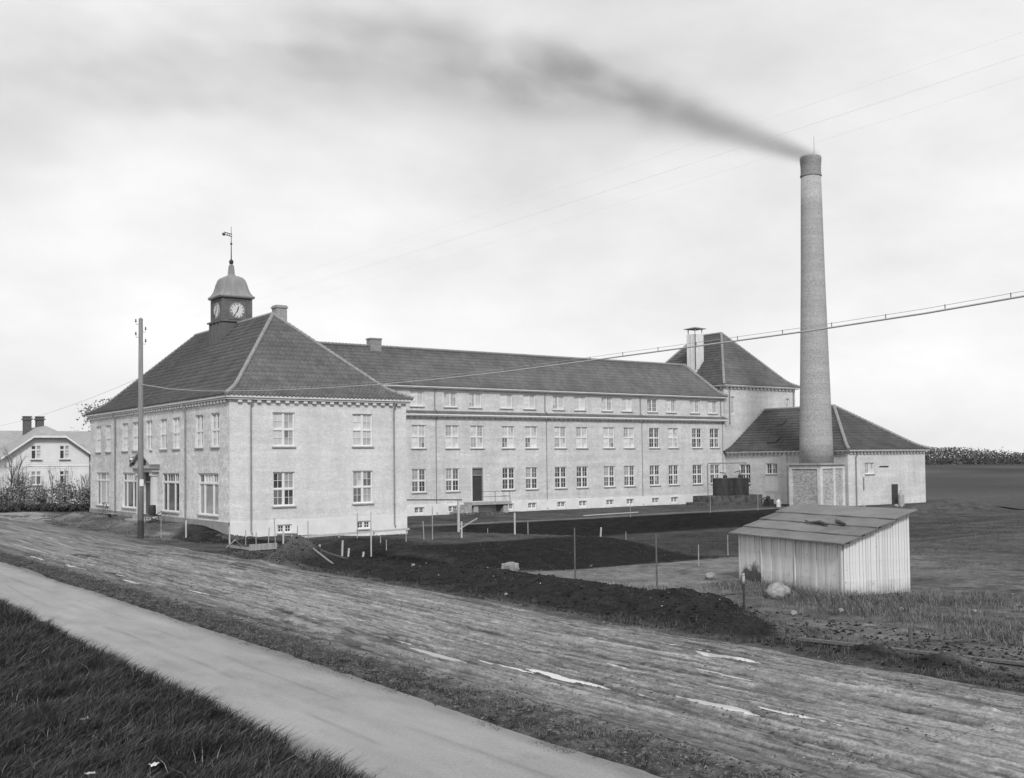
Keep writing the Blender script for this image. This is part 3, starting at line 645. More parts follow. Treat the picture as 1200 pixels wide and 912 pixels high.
# ================================================================== long wing
WY = 81.95; WX1 = 88.66; ZM = 8.73; ZU = 11.21
B = thing('factory_wing', 'long pale brick three storey factory wing with rows of windows and tiled roof', 'building', (AX1, WY, 0))
w_lo = window_protos(1.46, 2.06, 'cross', (2, 2), (0, 0, 1, 0), 6); w_mid = window_protos(1.46, 2.06, 'cross', (2, 2), (3, 3, 4, 3), 6); w_dk = window_protos(1.46, 2.06, 'cross', (2, 2), (0, 1), 3)
w_top = window_protos(1.42, 1.36, 'two', (2, 3), (3, 4, 3), 5); w_topd = window_protos(1.42, 1.36, 'two', (2, 3), (0, 1), 2); w_base = window_protos(1.0, .56, 'two', (2, 2), (0, 0), 2)
cols = []
for k in range(8): cols += [46.95+6.22*k-.73, 49.65+6.22*k-.73]
cols = [c for c in cols if c < 88.0 and c > 38]; doorc = [c for c in cols if abs(c+.73-55.87) < .3][0]
mb = MB(); ops = []
for c in cols:
    u = c-AX1; ops.append((u, u+1.46, 5.70, 7.76))
    if c != doorc: ops.append((u, u+1.46, 1.83, 3.89))
ops.append((55.25-AX1, 56.5-AX1, .88, 3.95))
wall(mb, (AX1, WY), (1, 0), (0, -1), WX1-AX1, .75, ZM-.1, ops)
mb.quad((WX1, WY, -.6), (WX1, WY+7.6, -.6), (WX1, WY+7.6, ZU-.1), (WX1, WY, ZU-.1)); mb.quad((WX1, WY+7.6, -.6), (AX1, WY+7.6, -.6), (AX1, WY+7.6, ZU-.1), (WX1, WY+7.6, ZU-.1))
mb.obj('front_wall', 'brick_wing', B)
mb = MB(); wall(mb, (AX1, WY-.05), (1, 0), (0, -1), WX1-AX1, -.8, .75, [(c+.2-AX1, c+1.2-AX1, -.02, .54) for c in cols if c != doorc], .25)
mb.quad((AX1, WY-.05, .75), (WX1, WY-.05, .75), (WX1, WY, .75), (AX1, WY, .75)); mb.obj('plinth', 'plinth', B)
SB = .25                                                # the top storey stands a little back
mb = MB(); wall(mb, (AX1, WY+SB), (1, 0), (0, -1), WX1-AX1, ZM, ZU-.1, [(c+.02-AX1, c+1.44-AX1, 9.42, 10.78) for c in cols], .12); mb.obj('upper_wall', 'brick_wing', B)
for i, c in enumerate(cols):
    if c != doorc: put_window(B, w_lo, c, WY, 1.83); put_window(B, w_base, c+.2, WY-.05, -.02, name='basement_window', sill=False)
    put_window(B, w_dk if i in (10, 12, 13, 14) else w_mid, c, WY, 5.70, sill=True)
    put_window(B, w_topd if i in (10,) else w_top, c+.02, WY+SB, 9.42)
gutter(B, [(AX1+.3, WX1+.12, WY-.42, WY+.3)], ZM+.02, .4, .22, 'white'); gutter(B, [(AX1+.3, WX1+.2, WY-.16, WY+SB+.02)], ZU+.02, .4, .2, 'white', name='eaves_gutter')
dentils(B, (AX1, WY), (1, 0), (0, -1), WX1-AX1, ZM-.21, gap=.58, dep=.14, h=.14, mt='trim')
tiles('skirt_tiles', (AX1+.2, WY-.43), (WX1+.1, WY-.43), (AX1+.2, WY+.26), (WX1+.1, WY+.26), ZM+.03, lambda t: .3*t, 2, 'tile_wing_lit', B, sub=3)
for x in (51.45, 63.9, 76.3, 88.2):
    downpipe(B, x, WY+.1, ZM, -.1, (0, -1), off=.4)
    mb = MB(); mb.tube([(x, WY-.05, ZU-.15), (x, WY+SB-.08, ZU-.5), (x, WY+SB-.08, ZM+.5), (x, WY-.38, ZM+.2)], .05, 6); mb.obj('upper_downpipe', 'pipe', B)
Zb = bell(14.81-ZU, .2, .55); yr = WY+3.7; g0_, g1_ = WY-.2, WY+7.8
tiles('roof_tiles', (AX1-5, g0_), (WX1+.25, g0_), (AX1-5, yr), (86.2, yr), ZU+.02, Zb, 13, 'tile_wing_lit', B, tw=.28, amp=.075, step=.07)
tiles('roof_tiles', (WX1+.25, g0_), (WX1+.25, g1_), (86.2, yr), (86.2, yr), ZU+.02, Zb, 17, 'tile_wing_lit', B, sub=2)
tiles('roof_tiles', (WX1+.25, g1_), (AX1-5, g1_), (86.2, yr), (AX1-5, yr), ZU+.02, Zb, 17, 'tile_wing_lit', B, sub=2)
ridge_caps(B, (AX1-4, yr), (86.2, yr), lambda t: 14.81+.08); ridge_caps(B, (WX1+.25, g0_), (86.2, yr), lambda t: ZU+.08+Zb(t), 'hip_tiles', r=.2)
mb = MB(); mb.box(46.75, 47.85, yr-.4, yr+.4, 14.3, 15.5); mb.box(46.7, 47.9, yr-.45, yr+.45, 15.5, 15.62); mb.obj('chimney', 'stack_brick', B)
mb = MB(); mb.box(55.25, 56.5, WY+.16, WY+.22, .88, 3.95); dr = mb.obj('door', 'dark', B)
mb = MB(); mb.box(55.25, 55.33, WY+.02, WY+.157, .88, 3.95); mb.box(56.42, 56.5, WY+.02, WY+.157, .88, 3.95); mb.box(55.33, 56.42, WY+.02, WY+.157, 3.85, 3.95); mb.box(55.33, 56.42, WY+.08, WY+.157, 3.2, 3.28); mb.obj('door_frame', 'wood', dr)
mb = MB(); mb.quad((55.36, WY+.15, 3.3), (56.4, WY+.15, 3.3), (56.4, WY+.15, 3.84), (55.36, WY+.15, 3.84)); mb.obj('fanlight', [GLASS[1]], dr)
mb = MB(); mb.box(55.17, 55.25, WY-.04, WY+.01, .85, 4.02); mb.box(56.5, 56.58, WY-.04, WY+.01, .85, 4.02); mb.obj('door_surround', 'white', B)
mb = MB(); mb.box(56.75, 57.3, WY-.03, WY-.005, 3.15, 3.28); mb.obj('name_plate', 'white', B)
# whitewashed surrounds of the basement windows
mb = MB()
for c in cols:
    if c == doorc: continue
    for x0, x1, z0, z1 in ((c+.08, c+.2, -.1, .66), (c+1.2, c+1.32, -.1, .66), (c+.2, c+1.2, .54, .66)): mb.box(x0, x1, WY-.085, WY-.052, z0, z1)
mb.obj('window_surround', 'white', B)
# landing, steps and iron rail at the door
mb = MB(); mb.box(54.3, 58.7, WY-1.35, WY-.06, .58, .82); mb.box(54.6, 55.1, WY-1.2, WY-.06, -.5, .58); mb.box(57.9, 58.4, WY-1.2, WY-.06, -.5, .58)
for k in range(4): mb.box(53.9-k*.38, 54.3-k*.38, WY-1.35, WY-.06, -.5, .62-k*.2)
mb.obj('door_landing', 'sill', B)
mb = MB()
for x in (56.9, 58.55): mb.tube([(x, WY-1.3, .8), (x, WY-1.3, 1.78)], .022, 6)
for z in (1.3, 1.76): mb.tube([(55.0, WY-1.3, z), (58.55, WY-1.3, z), (58.55, WY-.06, z)], .02, 6)
mb.obj('hand_rail', 'iron', B)
reparent(B, None)

# ================================================================== tower block behind
DX0, DY0, DWx, DL, ZD = 88.9, 82.25, 11.9, 15.0, 12.63
D = thing('stair_block', 'tall square pale brick block with hipped tile roof behind the wing end', 'building', (DX0, DY0, 0))
slit = window_protos(.62, 1.9, 'one', (2, 4), (3, 4), 2)
mb = MB(); wall(mb, (DX0, DY0), (1, 0), (0, -1), DWx, -.6, ZD-.1, [(1.05, 1.67, 9.45, 11.35), (10.3, 10.92, 9.45, 11.35)], .12)
mb.quad((DX0, DY0+DL, -.6), (DX0, DY0, -.6), (DX0, DY0, ZD-.1), (DX0, DY0+DL, ZD-.1)); mb.quad((DX0+DWx, DY0, -.6), (DX0+DWx, DY0+DL, -.6), (DX0+DWx, DY0+DL, ZD-.1), (DX0+DWx, DY0, ZD-.1)); mb.quad((DX0+DWx, DY0+DL, -.6), (DX0, DY0+DL, -.6), (DX0, DY0+DL, ZD-.1), (DX0+DWx, DY0+DL, ZD-.1))
mb.obj('wall', 'brick_wing', D)
for x in (1.05, 10.3): put_window(D, slit, DX0+x, DY0, 9.45, sill=False)
gutter(D, [(DX0-.4, DX0+DWx+.4, DY0-.4, DY0+.02), (DX0-.4, DX0+.02, DY0+.02, DY0+DL)], ZD+.02, .4, .22, 'white')
dentils(D, (DX0, DY0), (1, 0), (0, -1), DWx, ZD-.2, gap=.62, w=.3, h=.22, dep=.15, mt='trim'); dentils(D, (DX0, DY0+DL), (0, -1), (-1, 0), DL, ZD-.2, gap=.62, w=.3, h=.22, dep=.15, mt='trim')
mb = MB(); mb.tube([(DX0+.75, DY0-.35, ZD-.1), (DX0+.75, DY0-.1, ZD-.6), (DX0+.75, DY0-.1, 8.3)], .06, 8); mb.obj('downpipe', 'pipe', D); 
mb = MB(); mb.tube([(DX0+DWx-.4, DY0-.35, ZD-.1), (DX0+DWx-.4, DY0-.1, ZD-.6), (DX0+DWx-.4, DY0-.1, 2)], .06, 8); mb.obj('downpipe', 'pipe', D)
Zd = bell(19.14-ZD, .16, .5); d0, d1, d2, d3 = DX0-.44, DX0+DWx+.44, DY0-.44, DY0+DL+.4; r0_, r1_ = (94.7, 87.9), (94.7, 91.8)
tiles('roof_tiles', (d0, d2), (d1, d2), r0_, r0_, ZD, Zd, 22, 'tile_wing_lit', D, sub=4, tw=.28, amp=.07, step=.08); tiles('roof_tiles', (d0, d3), (d0, d2), r1_, r0_, ZD, Zd, 22, 'tile_a', D, sub=4, tw=.28, amp=.07, step=.08)  # same roof, paler front slope: the light on it is painted in
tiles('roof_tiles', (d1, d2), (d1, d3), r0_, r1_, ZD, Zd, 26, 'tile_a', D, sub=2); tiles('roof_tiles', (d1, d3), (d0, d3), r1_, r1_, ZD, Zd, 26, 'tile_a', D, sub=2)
for p, q in (((d0, d2), r0_), ((d1, d2), r0_), ((d0, d3), r1_), ((d1, d3), r1_)): ridge_caps(D, p, q, lambda t: ZD+.05+Zd(t), 'hip_tiles', r=.15)
ridge_caps(D, r0_, r1_, lambda t: 19.2)
# pale metal vent shaft with a flat cowl
vx, vy = 91.05, 88.6
mb = MB(); mb.box(vx-.62, vx+.62, vy-.62, vy+.62, 14.4, 18.9)
for k in (-.62, 0, .62): mb.box(vx-.68, vx-.62, vy+k-.06, vy+k+.06, 14.8, 18.9)
for k in (-.62, 0, .62): mb.box(vx+k-.06, vx+k+.06, vy-.68, vy-.62, 14.8, 18.9)
for a_ in (-1, 1):
    for b_ in (-1, 1): mb.box(vx+a_*.55-.05, vx+a_*.55+.05, vy+b_*.55-.05, vy+b_*.55+.05, 18.9, 19.5)
VS = mb.obj('vent_shaft', 'white', D)
mb = MB(); mb.lathe([(1.3, 19.5), (1.32, 19.56), (.2, 19.78), (.05, 19.8)], (vx, vy), 4, rot=math.pi/4); mb.obj('vent_cowl', 'pipe', VS)
reparent(D, None)

# ================================================================== boiler house
EX0, EY0, EW, ZE, ZRE = 88.66, 66.08, 12.84, 5.25, 9.88
Eb = thing('boiler_house', 'low pale brick boiler house with dark hipped tile roof behind the chimney', 'building', (EX0, EY0, 0))
EY1 = WY-.02; Le = EY1-EY0
w_e = window_protos(1.5, 1.12, 'two', (2, 2), (0, 1), 2); w_e2 = window_protos(1.5, 2.06, 'cross', (2, 2), (0, 0), 2); w_e3 = window_protos(1.5, 1.1, 'two', (2, 2), (2, 3), 2)
mb = MB()
wall(mb, (EX0, EY1), (0, -1), (-1, 0), Le, -.9, ZE-.1, [(EY1-80.0, EY1-78.5, 1.83, 3.89), (EY1-76.35, EY1-74.85, 2.85, 3.97)], .14)
wall(mb, (EX0, EY0), (1, 0), (0, -1), EW, -.9, ZE-.1, [(2.66, 4.16, 2.85, 3.95), (5.0, 6.6, 3.46, 3.6), (2.3, 2.55, 1.2, 2.5)], .14)
mb.quad((EX0+EW, EY0, -.9), (EX0+EW, EY1+5, -.9), (EX0+EW, EY1+5, ZE-.1), (EX0+EW, EY0, ZE-.1)); mb.quad((EX0+EW, EY1, -.9), (EX0, EY1, -.9), (EX0, EY1, ZE-.1), (EX0+EW, EY1, ZE-.1))
mb.quad((EX0+5, EY0+.138, 3.4), (EX0+6.6, EY0+.138, 3.4), (EX0+6.6, EY0+.138, 3.7), (EX0+5, EY0+.138, 3.7)); mb.obj('wall', 'brick_wing', Eb)
mb = MB(); mb.box(EX0+2.3, EX0+2.55, EY0+.12, EY0+.16, 1.2, 2.5); mb.box(EX0+5, EX0+6.6, EY0+.1, EY0+.13, 3.46, 3.6); mb.obj('wall_slot', 'dark', Eb)
put_window(Eb, w_e2, EX0, 80.0, 1.83, RL); put_window(Eb, w_e, EX0, 76.35, 2.85, RL); put_window(Eb, w_e3, EX0+2.66, EY0, 2.85)
for a_ in ((EX0-.09, EX0, EY0+4.2, EY0+4.75, -.5, ZE-.45), (EX0-.09, EX0, EY1-8.4, EY1-7.9, -.5, ZE-.45)): MB().box(*a_).obj('wall_pier', 'brick_front', Eb)
MB().box(EX0-.04, EX0, 74.7, 76.5, 1.0, 2.75).obj('blocked_opening', 'brick_front', Eb)
gutter(Eb, [(EX0-.4, EX0+EW+.4, EY0-.4, EY0+.02), (EX0-.4, EX0+.02, EY0+.02, EY1-.3)], ZE+.02, .4, .2, 'white')
dentils(Eb, (EX0, EY0), (1, 0), (0, -1), EW, ZE-.18, gap=.55, w=.28, h=.22, dep=.15, mt='trim'); dentils(Eb, (EX0, EY1), (0, -1), (-1, 0), Le, ZE-.18, gap=.55, w=.28, h=.22, dep=.15, mt='trim')
downpipe(Eb, EX0+1.15, EY0, ZE-.1, -.6, (0, -1), off=.38, r=.07); downpipe(Eb, EX0+.9, EY1-.3, ZE-.1, 0, (-1, 0), off=.38)
Ze = bell(ZRE-ZE, .14, .55); c0, c1, c2 = EX0-.44, EX0+EW+.44, EY0-.44; q0, q1 = (95.1, 72.5), (95.1, EY1+.35)
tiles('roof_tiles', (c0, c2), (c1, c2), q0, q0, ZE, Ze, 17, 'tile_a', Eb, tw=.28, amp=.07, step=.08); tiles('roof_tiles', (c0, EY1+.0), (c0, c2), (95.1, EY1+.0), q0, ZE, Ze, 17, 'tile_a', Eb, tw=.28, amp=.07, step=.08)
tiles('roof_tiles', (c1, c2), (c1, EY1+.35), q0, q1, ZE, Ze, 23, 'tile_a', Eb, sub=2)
for p, q in (((c0, c2), q0), ((c1, c2), q0)): ridge_caps(Eb, p, q, lambda t: ZE+.05+Ze(t), 'hip_tiles', r=.17)
ridge_caps(Eb, q0, (95.1, EY1), lambda t: ZRE+.06, r=.15)
mb = MB()
for (y0, y1, t0, t1) in ((75.9, 77.1, .23, .34), (77.2, 77.9, .62, .72)):
    P = lambda y, t: (c0+(95.1-c0)*t-.08, y, ZE+Ze(t)+.16)
    a_, b_, c_, d_ = P(y0, t0), P(y1, t0), P(y1, t1), P(y0, t1); mb.quad(a_, d_, c_, b_)
    mb.quad(a_, b_, (b_[0], b_[1], b_[2]-.25), (a_[0], a_[1], a_[2]-.25)); mb.quad(a_, (a_[0], a_[1], a_[2]-.25), (d_[0], d_[1], d_[2]-.25), d_)
mb.obj('skylight', 'dark', Eb)
reparent(Eb, None)

# ================================================================== chimney stack
CX, CYc = 85.85, 67.62
C = thing('chimney_stack', 'tall round brick factory chimney on a square brick base with smoke at its top', 'chimney', (CX, CYc, -.5))
z0c = -.5
mb = MB(); mb.box(84.05, 87.65, 65.82, 69.42, z0c-.6, 3.82)
mb.obj('base_block', 'brick_block', C)
mb = MB()
for x0, x1 in ((84.0, 84.35), (85.95, 86.25), (87.35, 87.7)): mb.box(x0, x1, 65.74, 65.82, z0c, 3.6)
mb.box(84.0, 87.7, 65.735, 65.815, 3.45, 3.8)
for y0, y1 in ((65.78, 66.1), (69.1, 69.46)): mb.box(83.97, 84.05, y0, y1, z0c, 3.6)
mb.box(83.965, 84.045, 65.78, 69.46, 3.45, 3.8); mb.obj('base_pilaster', 'brick_wing', C)
mb = MB(); mb.box(83.8, 87.9, 65.55, 69.67, 3.82, 3.98); mb.obj('base_slab', 'sill', C)
mb = MB(); mb.lathe([(1.62, 3.98), (1.56, 6), (1.35, 14), (1.15, 22), (1.02, 29), (.96, 31.95)], (CX, CYc), 48); mb.obj('shaft', 'brick_dark', C, smooth=True)
M = MB_['brick_dark']; n, l = M.node_tree.nodes, M.node_tree.links; b = n['Principled BSDF']; src = b.inputs['Base Color'].links[0].from_socket
geo = n.new('ShaderNodeNewGeometry'); mq = n.new('ShaderNodeMapping'); mq.inputs['Scale'].default_value = (.25, .25, 1.6); l.new(geo.outputs['Position'], mq.inputs[0])
f = n.new('ShaderNodeTexNoise'); f.inputs['Scale'].default_value = 1; f.inputs['Detail'].default_value = 5; l.new(mq.outputs[0], f.inputs[0])
g = n.new('ShaderNodeMapRange'); g.inputs[1].default_value = .35; g.inputs[2].default_value = .65; g.inputs[3].default_value = .92; g.inputs[4].default_value = 1.06; l.new(f.outputs[0], g.inputs[0])
sz = n.new('ShaderNodeSeparateXYZ'); l.new(geo.outputs['Position'], sz.inputs[0]); sw = n.new('ShaderNodeMath'); sw.operation = 'SINE'; w2 = n.new('ShaderNodeMath'); w2.operation = 'MULTIPLY'; l.new(sz.outputs[2], w2.inputs[0]); w2.inputs[1].default_value = 2*math.pi/.5; l.new(w2.outputs[0], sw.inputs[0])
g3 = n.new('ShaderNodeMapRange'); g3.inputs[1].default_value = .6; g3.inputs[2].default_value = 1; g3.inputs[3].default_value = 1; g3.inputs[4].default_value = .93; l.new(sw.outputs[0], g3.inputs[0])
for f_ in (g, g3):
    q = n.new('ShaderNodeVectorMath'); q.operation = 'MULTIPLY'; l.new(src, q.inputs[0]); l.new(f_.outputs[0], q.inputs[1]); src = q.outputs[0]
l.new(src, b.inputs['Base Color'])
mb = MB(); mb.lathe([(.97, 31.95), (1.03, 31.97), (1.03, 32.1), (.97, 32.12), (.97, 32.9), (1.02, 33.5), (1.03, 33.72), (.98, 33.9)], (CX, CYc), 48); mb.obj('cap', 'cap_brick', C, smooth=False)
mb = MB(); mb.tube([(CX+.95, CYc+.3, 33.4), (CX+.95, CYc+.3, 36.2)], [.03, .012], 6); mb.obj('lightning_rod', 'iron', C)
for o in C.children: o.location = o.location-C.location

# ================================================================== plank shed
su, sv = Vector((.974, -.224, 0)), Vector((.224, .974, 0)); SN = Vector((29.48, 22.23, 0)); SLn, SDp = 5.8, 2.75; zl, zh = 1.74, 2.66
SH = thing('plank_shed', 'low weathered plank shed with felt lean-to roof in front of boiler house', 'shed', tuple(SN), math.atan2(su.y, su.x))
# local axes: x = along su (depth), y = along sv (length)
gb = min(hz(29.5, 22.3), hz(30.7, 27.8))-.25
bi = 0; meshes = {}
stm = MB_['board0'].copy(); stm.name = 'tar_stained_board'; MB_['board_tar'] = stm
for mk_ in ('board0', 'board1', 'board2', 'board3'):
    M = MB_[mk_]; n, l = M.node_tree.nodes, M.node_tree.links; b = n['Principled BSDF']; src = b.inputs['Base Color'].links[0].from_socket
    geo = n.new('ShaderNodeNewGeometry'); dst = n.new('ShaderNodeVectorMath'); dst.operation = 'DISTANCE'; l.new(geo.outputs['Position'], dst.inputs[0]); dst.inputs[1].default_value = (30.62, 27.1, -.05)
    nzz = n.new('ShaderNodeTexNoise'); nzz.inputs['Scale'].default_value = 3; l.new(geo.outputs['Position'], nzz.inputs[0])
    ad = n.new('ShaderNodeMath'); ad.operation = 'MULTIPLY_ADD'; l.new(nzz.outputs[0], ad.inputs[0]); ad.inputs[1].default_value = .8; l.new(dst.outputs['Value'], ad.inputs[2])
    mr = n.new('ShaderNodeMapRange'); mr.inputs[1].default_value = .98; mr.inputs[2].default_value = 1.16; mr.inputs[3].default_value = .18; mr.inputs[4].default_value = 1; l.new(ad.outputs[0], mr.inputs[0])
    # grime drawn up from the ground along the foot, and knots
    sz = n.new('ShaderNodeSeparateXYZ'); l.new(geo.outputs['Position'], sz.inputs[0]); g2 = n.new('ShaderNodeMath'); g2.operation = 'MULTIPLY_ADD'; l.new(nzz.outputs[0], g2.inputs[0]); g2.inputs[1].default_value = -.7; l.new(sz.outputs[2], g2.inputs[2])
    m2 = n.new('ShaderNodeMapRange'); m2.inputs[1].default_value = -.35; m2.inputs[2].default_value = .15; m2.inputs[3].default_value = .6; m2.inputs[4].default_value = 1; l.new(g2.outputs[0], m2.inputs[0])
    vo = n.new('ShaderNodeTexVoronoi'); vo.inputs['Scale'].default_value = 3.2; l.new(geo.outputs['Position'], vo.inputs['Vector'])
    m3 = n.new('ShaderNodeMapRange'); m3.inputs[1].default_value = .07; m3.inputs[2].default_value = .11; m3.inputs[3].default_value = .45; m3.inputs[4].default_value = 1; l.new(vo.outputs['Distance'], m3.inputs[0])
    for f_ in (mr, m2, m3):
        q = n.new('ShaderNodeVectorMath'); q.operation = 'MULTIPLY'; l.new(src, q.inputs[0]); l.new(f_.outputs[0], q.inputs[1]); src = q.outputs[0]
    l.new(src, b.inputs['Base Color'])
def board(w, h0, h1, x, y, rot, tilt, mk, d=.025):
    mb = MB(); i = 0
    mb.v += [(0, 0, gb), (w, 0, gb), (w, 0, h1), (0, 0, h0), (0, d, gb), (w, d, gb), (w, d, h1), (0, d, h0)]
    for f in ((0, 1, 2, 3), (5, 4, 7, 6), (3, 2, 6, 7), (4, 0, 3, 7), (1, 5, 6, 2)): mb.f.append(f); mb.m.append(0)
    o = mb.obj('board', mk, SH); o.location = (x, y, 0); o.rotation_euler = (0, tilt, rot); return o
y = 0
while y < SLn:                                            # low side, faces the road; boards seen from -x
    w = random.uniform(.10, .16); w = min(w, SLn-y)
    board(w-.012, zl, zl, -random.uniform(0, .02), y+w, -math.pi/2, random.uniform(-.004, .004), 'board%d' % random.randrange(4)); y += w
    if w < .03: break
x = 0
while x < SDp:                                            # gable side nearest the camera
    w = random.uniform(.10, .16); w = min(w, SDp-x); f = lambda q: zl+(zh-zl)*q/SDp
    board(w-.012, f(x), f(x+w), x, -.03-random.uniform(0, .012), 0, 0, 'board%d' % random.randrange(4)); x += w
    if w < .03: break
mb = MB(); mb.quad((0, SLn, gb), (SDp, SLn, gb), (SDp, SLn, zh), (0, SLn, zl)); mb.quad((SDp, 0, gb), (SDp, SLn, gb), (SDp, SLn, zh), (SDp, 0, zh)); mb.obj('rear_wall', 'wood', SH)
mb = MB()
for k in range(0, 5): q = k/4*.98+.0; mb.box(SDp*q-.04+(.08 if k == 0 else 0), SDp*q+.04+(.08 if k == 0 else 0), -.22, SLn+.1, zl+(zh-zl)*q-.03, zl+(zh-zl)*q+.04)
mb.obj('purlin', 'wood_dark', SH)
for yy in (0, 2.4, 4.3): MB().box(-.06, -.03, yy+.01, yy+.07, gb, zl-.01).obj('cover_strip', 'board3', SH)
nr = 4; xs = [-.28, .45, 1.2, 1.95, SDp+.12]
for i in range(nr):
    ys_ = [-.3]; 
    while ys_[-1] < SLn+.2: ys_.append(ys_[-1]+random.uniform(1.4, 2.6))
    ys_[-1] = SLn+.25
    if len(ys_) > 2 and ys_[-1] < ys_[-2]: ys_.pop(-2)
    for a_, b_ in zip(ys_[:-1], ys_[1:]):
        mb = MB(); f = lambda q: zl+.05+(zh-zl)*q/SDp
        n1 = 5; m1 = 6; lift = .018*(nr-i)*0+.02*((nr-1-i) % 2)
        V = []
        for s in range(n1+1):
            for t in range(m1+1):
                q = xs[i]-.05*(i > 0)+(xs[i+1]-xs[i]+.05*(i > 0))*s/n1; yy = a_+(b_-a_+.02)*t/m1
                V.append((q, yy, f(q)+.045*(1-s/n1)+.006*math.sin(yy*3+i*2+q*4)+random.uniform(-.003, .003)+.0))
        mb.v = [(q, yy, zz) for q, yy, zz in V]+[(q, yy, zz-.035) for q, yy, zz in V]; N = len(V)
        for s in range(n1):
            for t in range(m1):
                k = s*(m1+1)+t; mb.f.append((k, k+m1+1, k+m1+2, k+1)); mb.m.append(0)
        for t in range(m1): mb.f.append((t+1, t, t+N, t+1+N)); mb.m.append(0)
        for s in range(n1): k = s*(m1+1); mb.f.append((k, k+m1+1, k+m1+1+N, k+N)); mb.m.append(0)
        mb.obj('roof_sheet', 'felt%d' % random.randrange(4), SH)
f = lambda q: zl+.1+(zh-zl)*q/SDp
for pts in ([(.95, 1.9), (1.05, 2.4), (1.0, 2.9), (1.12, 3.3)], [(1.1, 1.2), (1.2, 1.6), (1.35, 1.95)]):
    mb = MB(); mb.tube([(a_, b_, f(a_)+.04+.02*(i % 2)) for i, (a_, b_) in enumerate(pts)], [.04, .07, .04, .03][:len(pts)], 5)
    o = mb.obj('felt_strip', 'dark'); o.location = SH.location; o.rotation_euler = SH.rotation_euler
    tag(o, 'torn dark strip lying on the shed roof, the %s one' % ('longer' if len(pts) > 3 else 'shorter'), 'felt strip')

# ================================================================== tanks by the wing end
mb = MB(); mb.box(80.9, 88.3, 76.6, 79.4, -.9, .72); mb.box(79.7, 80.9, 76.8, 79.2, -.9, .1); PB = mb.obj('tank_platform', 'sooty'); tag(PB, 'low dark masonry platform under the two iron tanks', 'platform')
for i, x in enumerate((83.95, 86.2)):
    T = thing('iron_tank', 'dark upright iron tank on the platform, the one %s' % ('nearer the wing windows' if i == 0 else 'beside the boiler house wall'), 'tank', (x, 78, .72), 0, 'iron tanks at the wing end')
    mb = MB(); mb.lathe([(1.08, .003), (1.08, 1.72), (1.0, 1.78)], (0, 0), 32); mb.obj('tank_shell', 'rust', T)
    mb = MB()
    for z in (.08, .85, 1.62): mb.lathe([(1.105, z), (1.105, z+.06)], (0, 0), 32)
    mb.obj('hoop', 'iron', T)
    mb = MB(); mb.lathe([(.22, 1.78), (.22, 1.98), (.12, 2.1)], (.3, 0), 12); mb.tube([(.3, 0, 2.0), (.3, 0, 2.5 if i else 2.3), (-.5, 0, 2.35)], .05, 6); mb.obj('valve_pipe', 'iron', T)
mb = MB(); mb.tube([(82.6, 78.9, .7), (82.6, 78.9, 3.9), (82.75, 78.9, 4.05), (88.5, 78.9, 4.05)], .06, 8); tag(mb.obj('steam_pipe', 'pipe'), 'thin pipe rising behind the tanks and running to the wall', 'pipe')

# ================================================================== wooden house on the left
HSE = thing('wooden_house', 'white boarded house with half hipped gable and two roof chimneys behind the hedge', 'house', (23.9, 122, 0))
hx0, hx1, hy = 24.1, 32.3, 122.0; w_h = window_protos(1.05, 1.5, 'cross', (1, 1), (1, 2), 2, t_split=.66); hb = 0
mb = MB(); ops = [(26.4-hx0, 27.45-hx0, 5.2, 6.7), (29.25-hx0, 30.3-hx0, 5.2, 6.7), (26.4-hx0, 27.45-hx0, 2.5, 4.0), (29.25-hx0, 30.3-hx0, 2.5, 4.0)]
wall(mb, (hx0, hy), (1, 0), (0, -1), hx1-hx0, hb, 5.75, [(a, b, c, min(e, 5.75)) for a, b, c, e in ops], .1)
wall(mb, (26.0, hy), (1, 0), (0, -1), 4.5, 5.7501, 7.3, [(.4, 1.45, 5.7501, 6.7), (3.25, 4.3, 5.7501, 6.7)], .1); mb.poly([(26.0, hy, 7.3), (30.5, hy, 7.3), (29.9, hy, 7.7), (26.6, hy, 7.7)])
mb.poly([(hx0, hy, 5.75), (26.0, hy, 5.75), (26.0, hy, 7.3)]); mb.poly([(30.5, hy, 5.75), (hx1, hy, 5.75), (30.5, hy, 7.3)])
mb.quad((hx1, hy, hb), (hx1, hy+12, hb), (hx1, hy+12, 5.8), (hx1, hy, 5.8)); mb.quad((hx0, hy+4, hb), (hx0, hy, hb), (hx0, hy, 5.8), (hx0, hy+4, 5.8))
mb.quad((12, hy+4, hb), (hx0, hy+4, hb), (hx0, hy+4, 6.0), (12, hy+4, 6.0)); mb.quad((12, hy+12, hb), (12, hy+4, hb), (12, hy+4, 6.0), (12, hy+12, 6.0)); mb.quad((hx1, hy+4, hb), (40, hy+4, hb), (40, hy+4, 6.0), (hx1, hy+4, 6.0)); mb.quad((40, hy+4, hb), (40, hy+12, hb), (40, hy+12, 6), (40, hy+4, 6))
mb.obj('wall', 'house', HSE)
for a_, _, c_, _ in ops: put_window(HSE, w_h, hx0+a_, hy, c_, recess=.02)
mb = MB()
for z in [.3+.22*k for k in range(26)]:
    mb.box(hx0, hx1, hy-.02, hy-.003, z, z+.025) if not (2.4 < z < 4.05 or 5.1 < z) else None
mb.box(hx0, hx1, hy-.05, hy-.003, 4.45, 4.55); mb.obj('weather_board', 'house', HSE, kind='stuff')
mx_ = (hx0+hx1)/2; ov = .55
def slab(pts, th, name, mt):
    mb = MB(); mb.poly(pts); mb.poly([(x, y, z-th) for x, y, z in pts][::-1])
    for i in range(len(pts)): a_, b_ = pts[i], pts[(i+1) % len(pts)]; mb.poly([a_, (a_[0], a_[1], a_[2]-th), (b_[0], b_[1], b_[2]-th), b_])
    return mb.obj(name, mt, HSE)
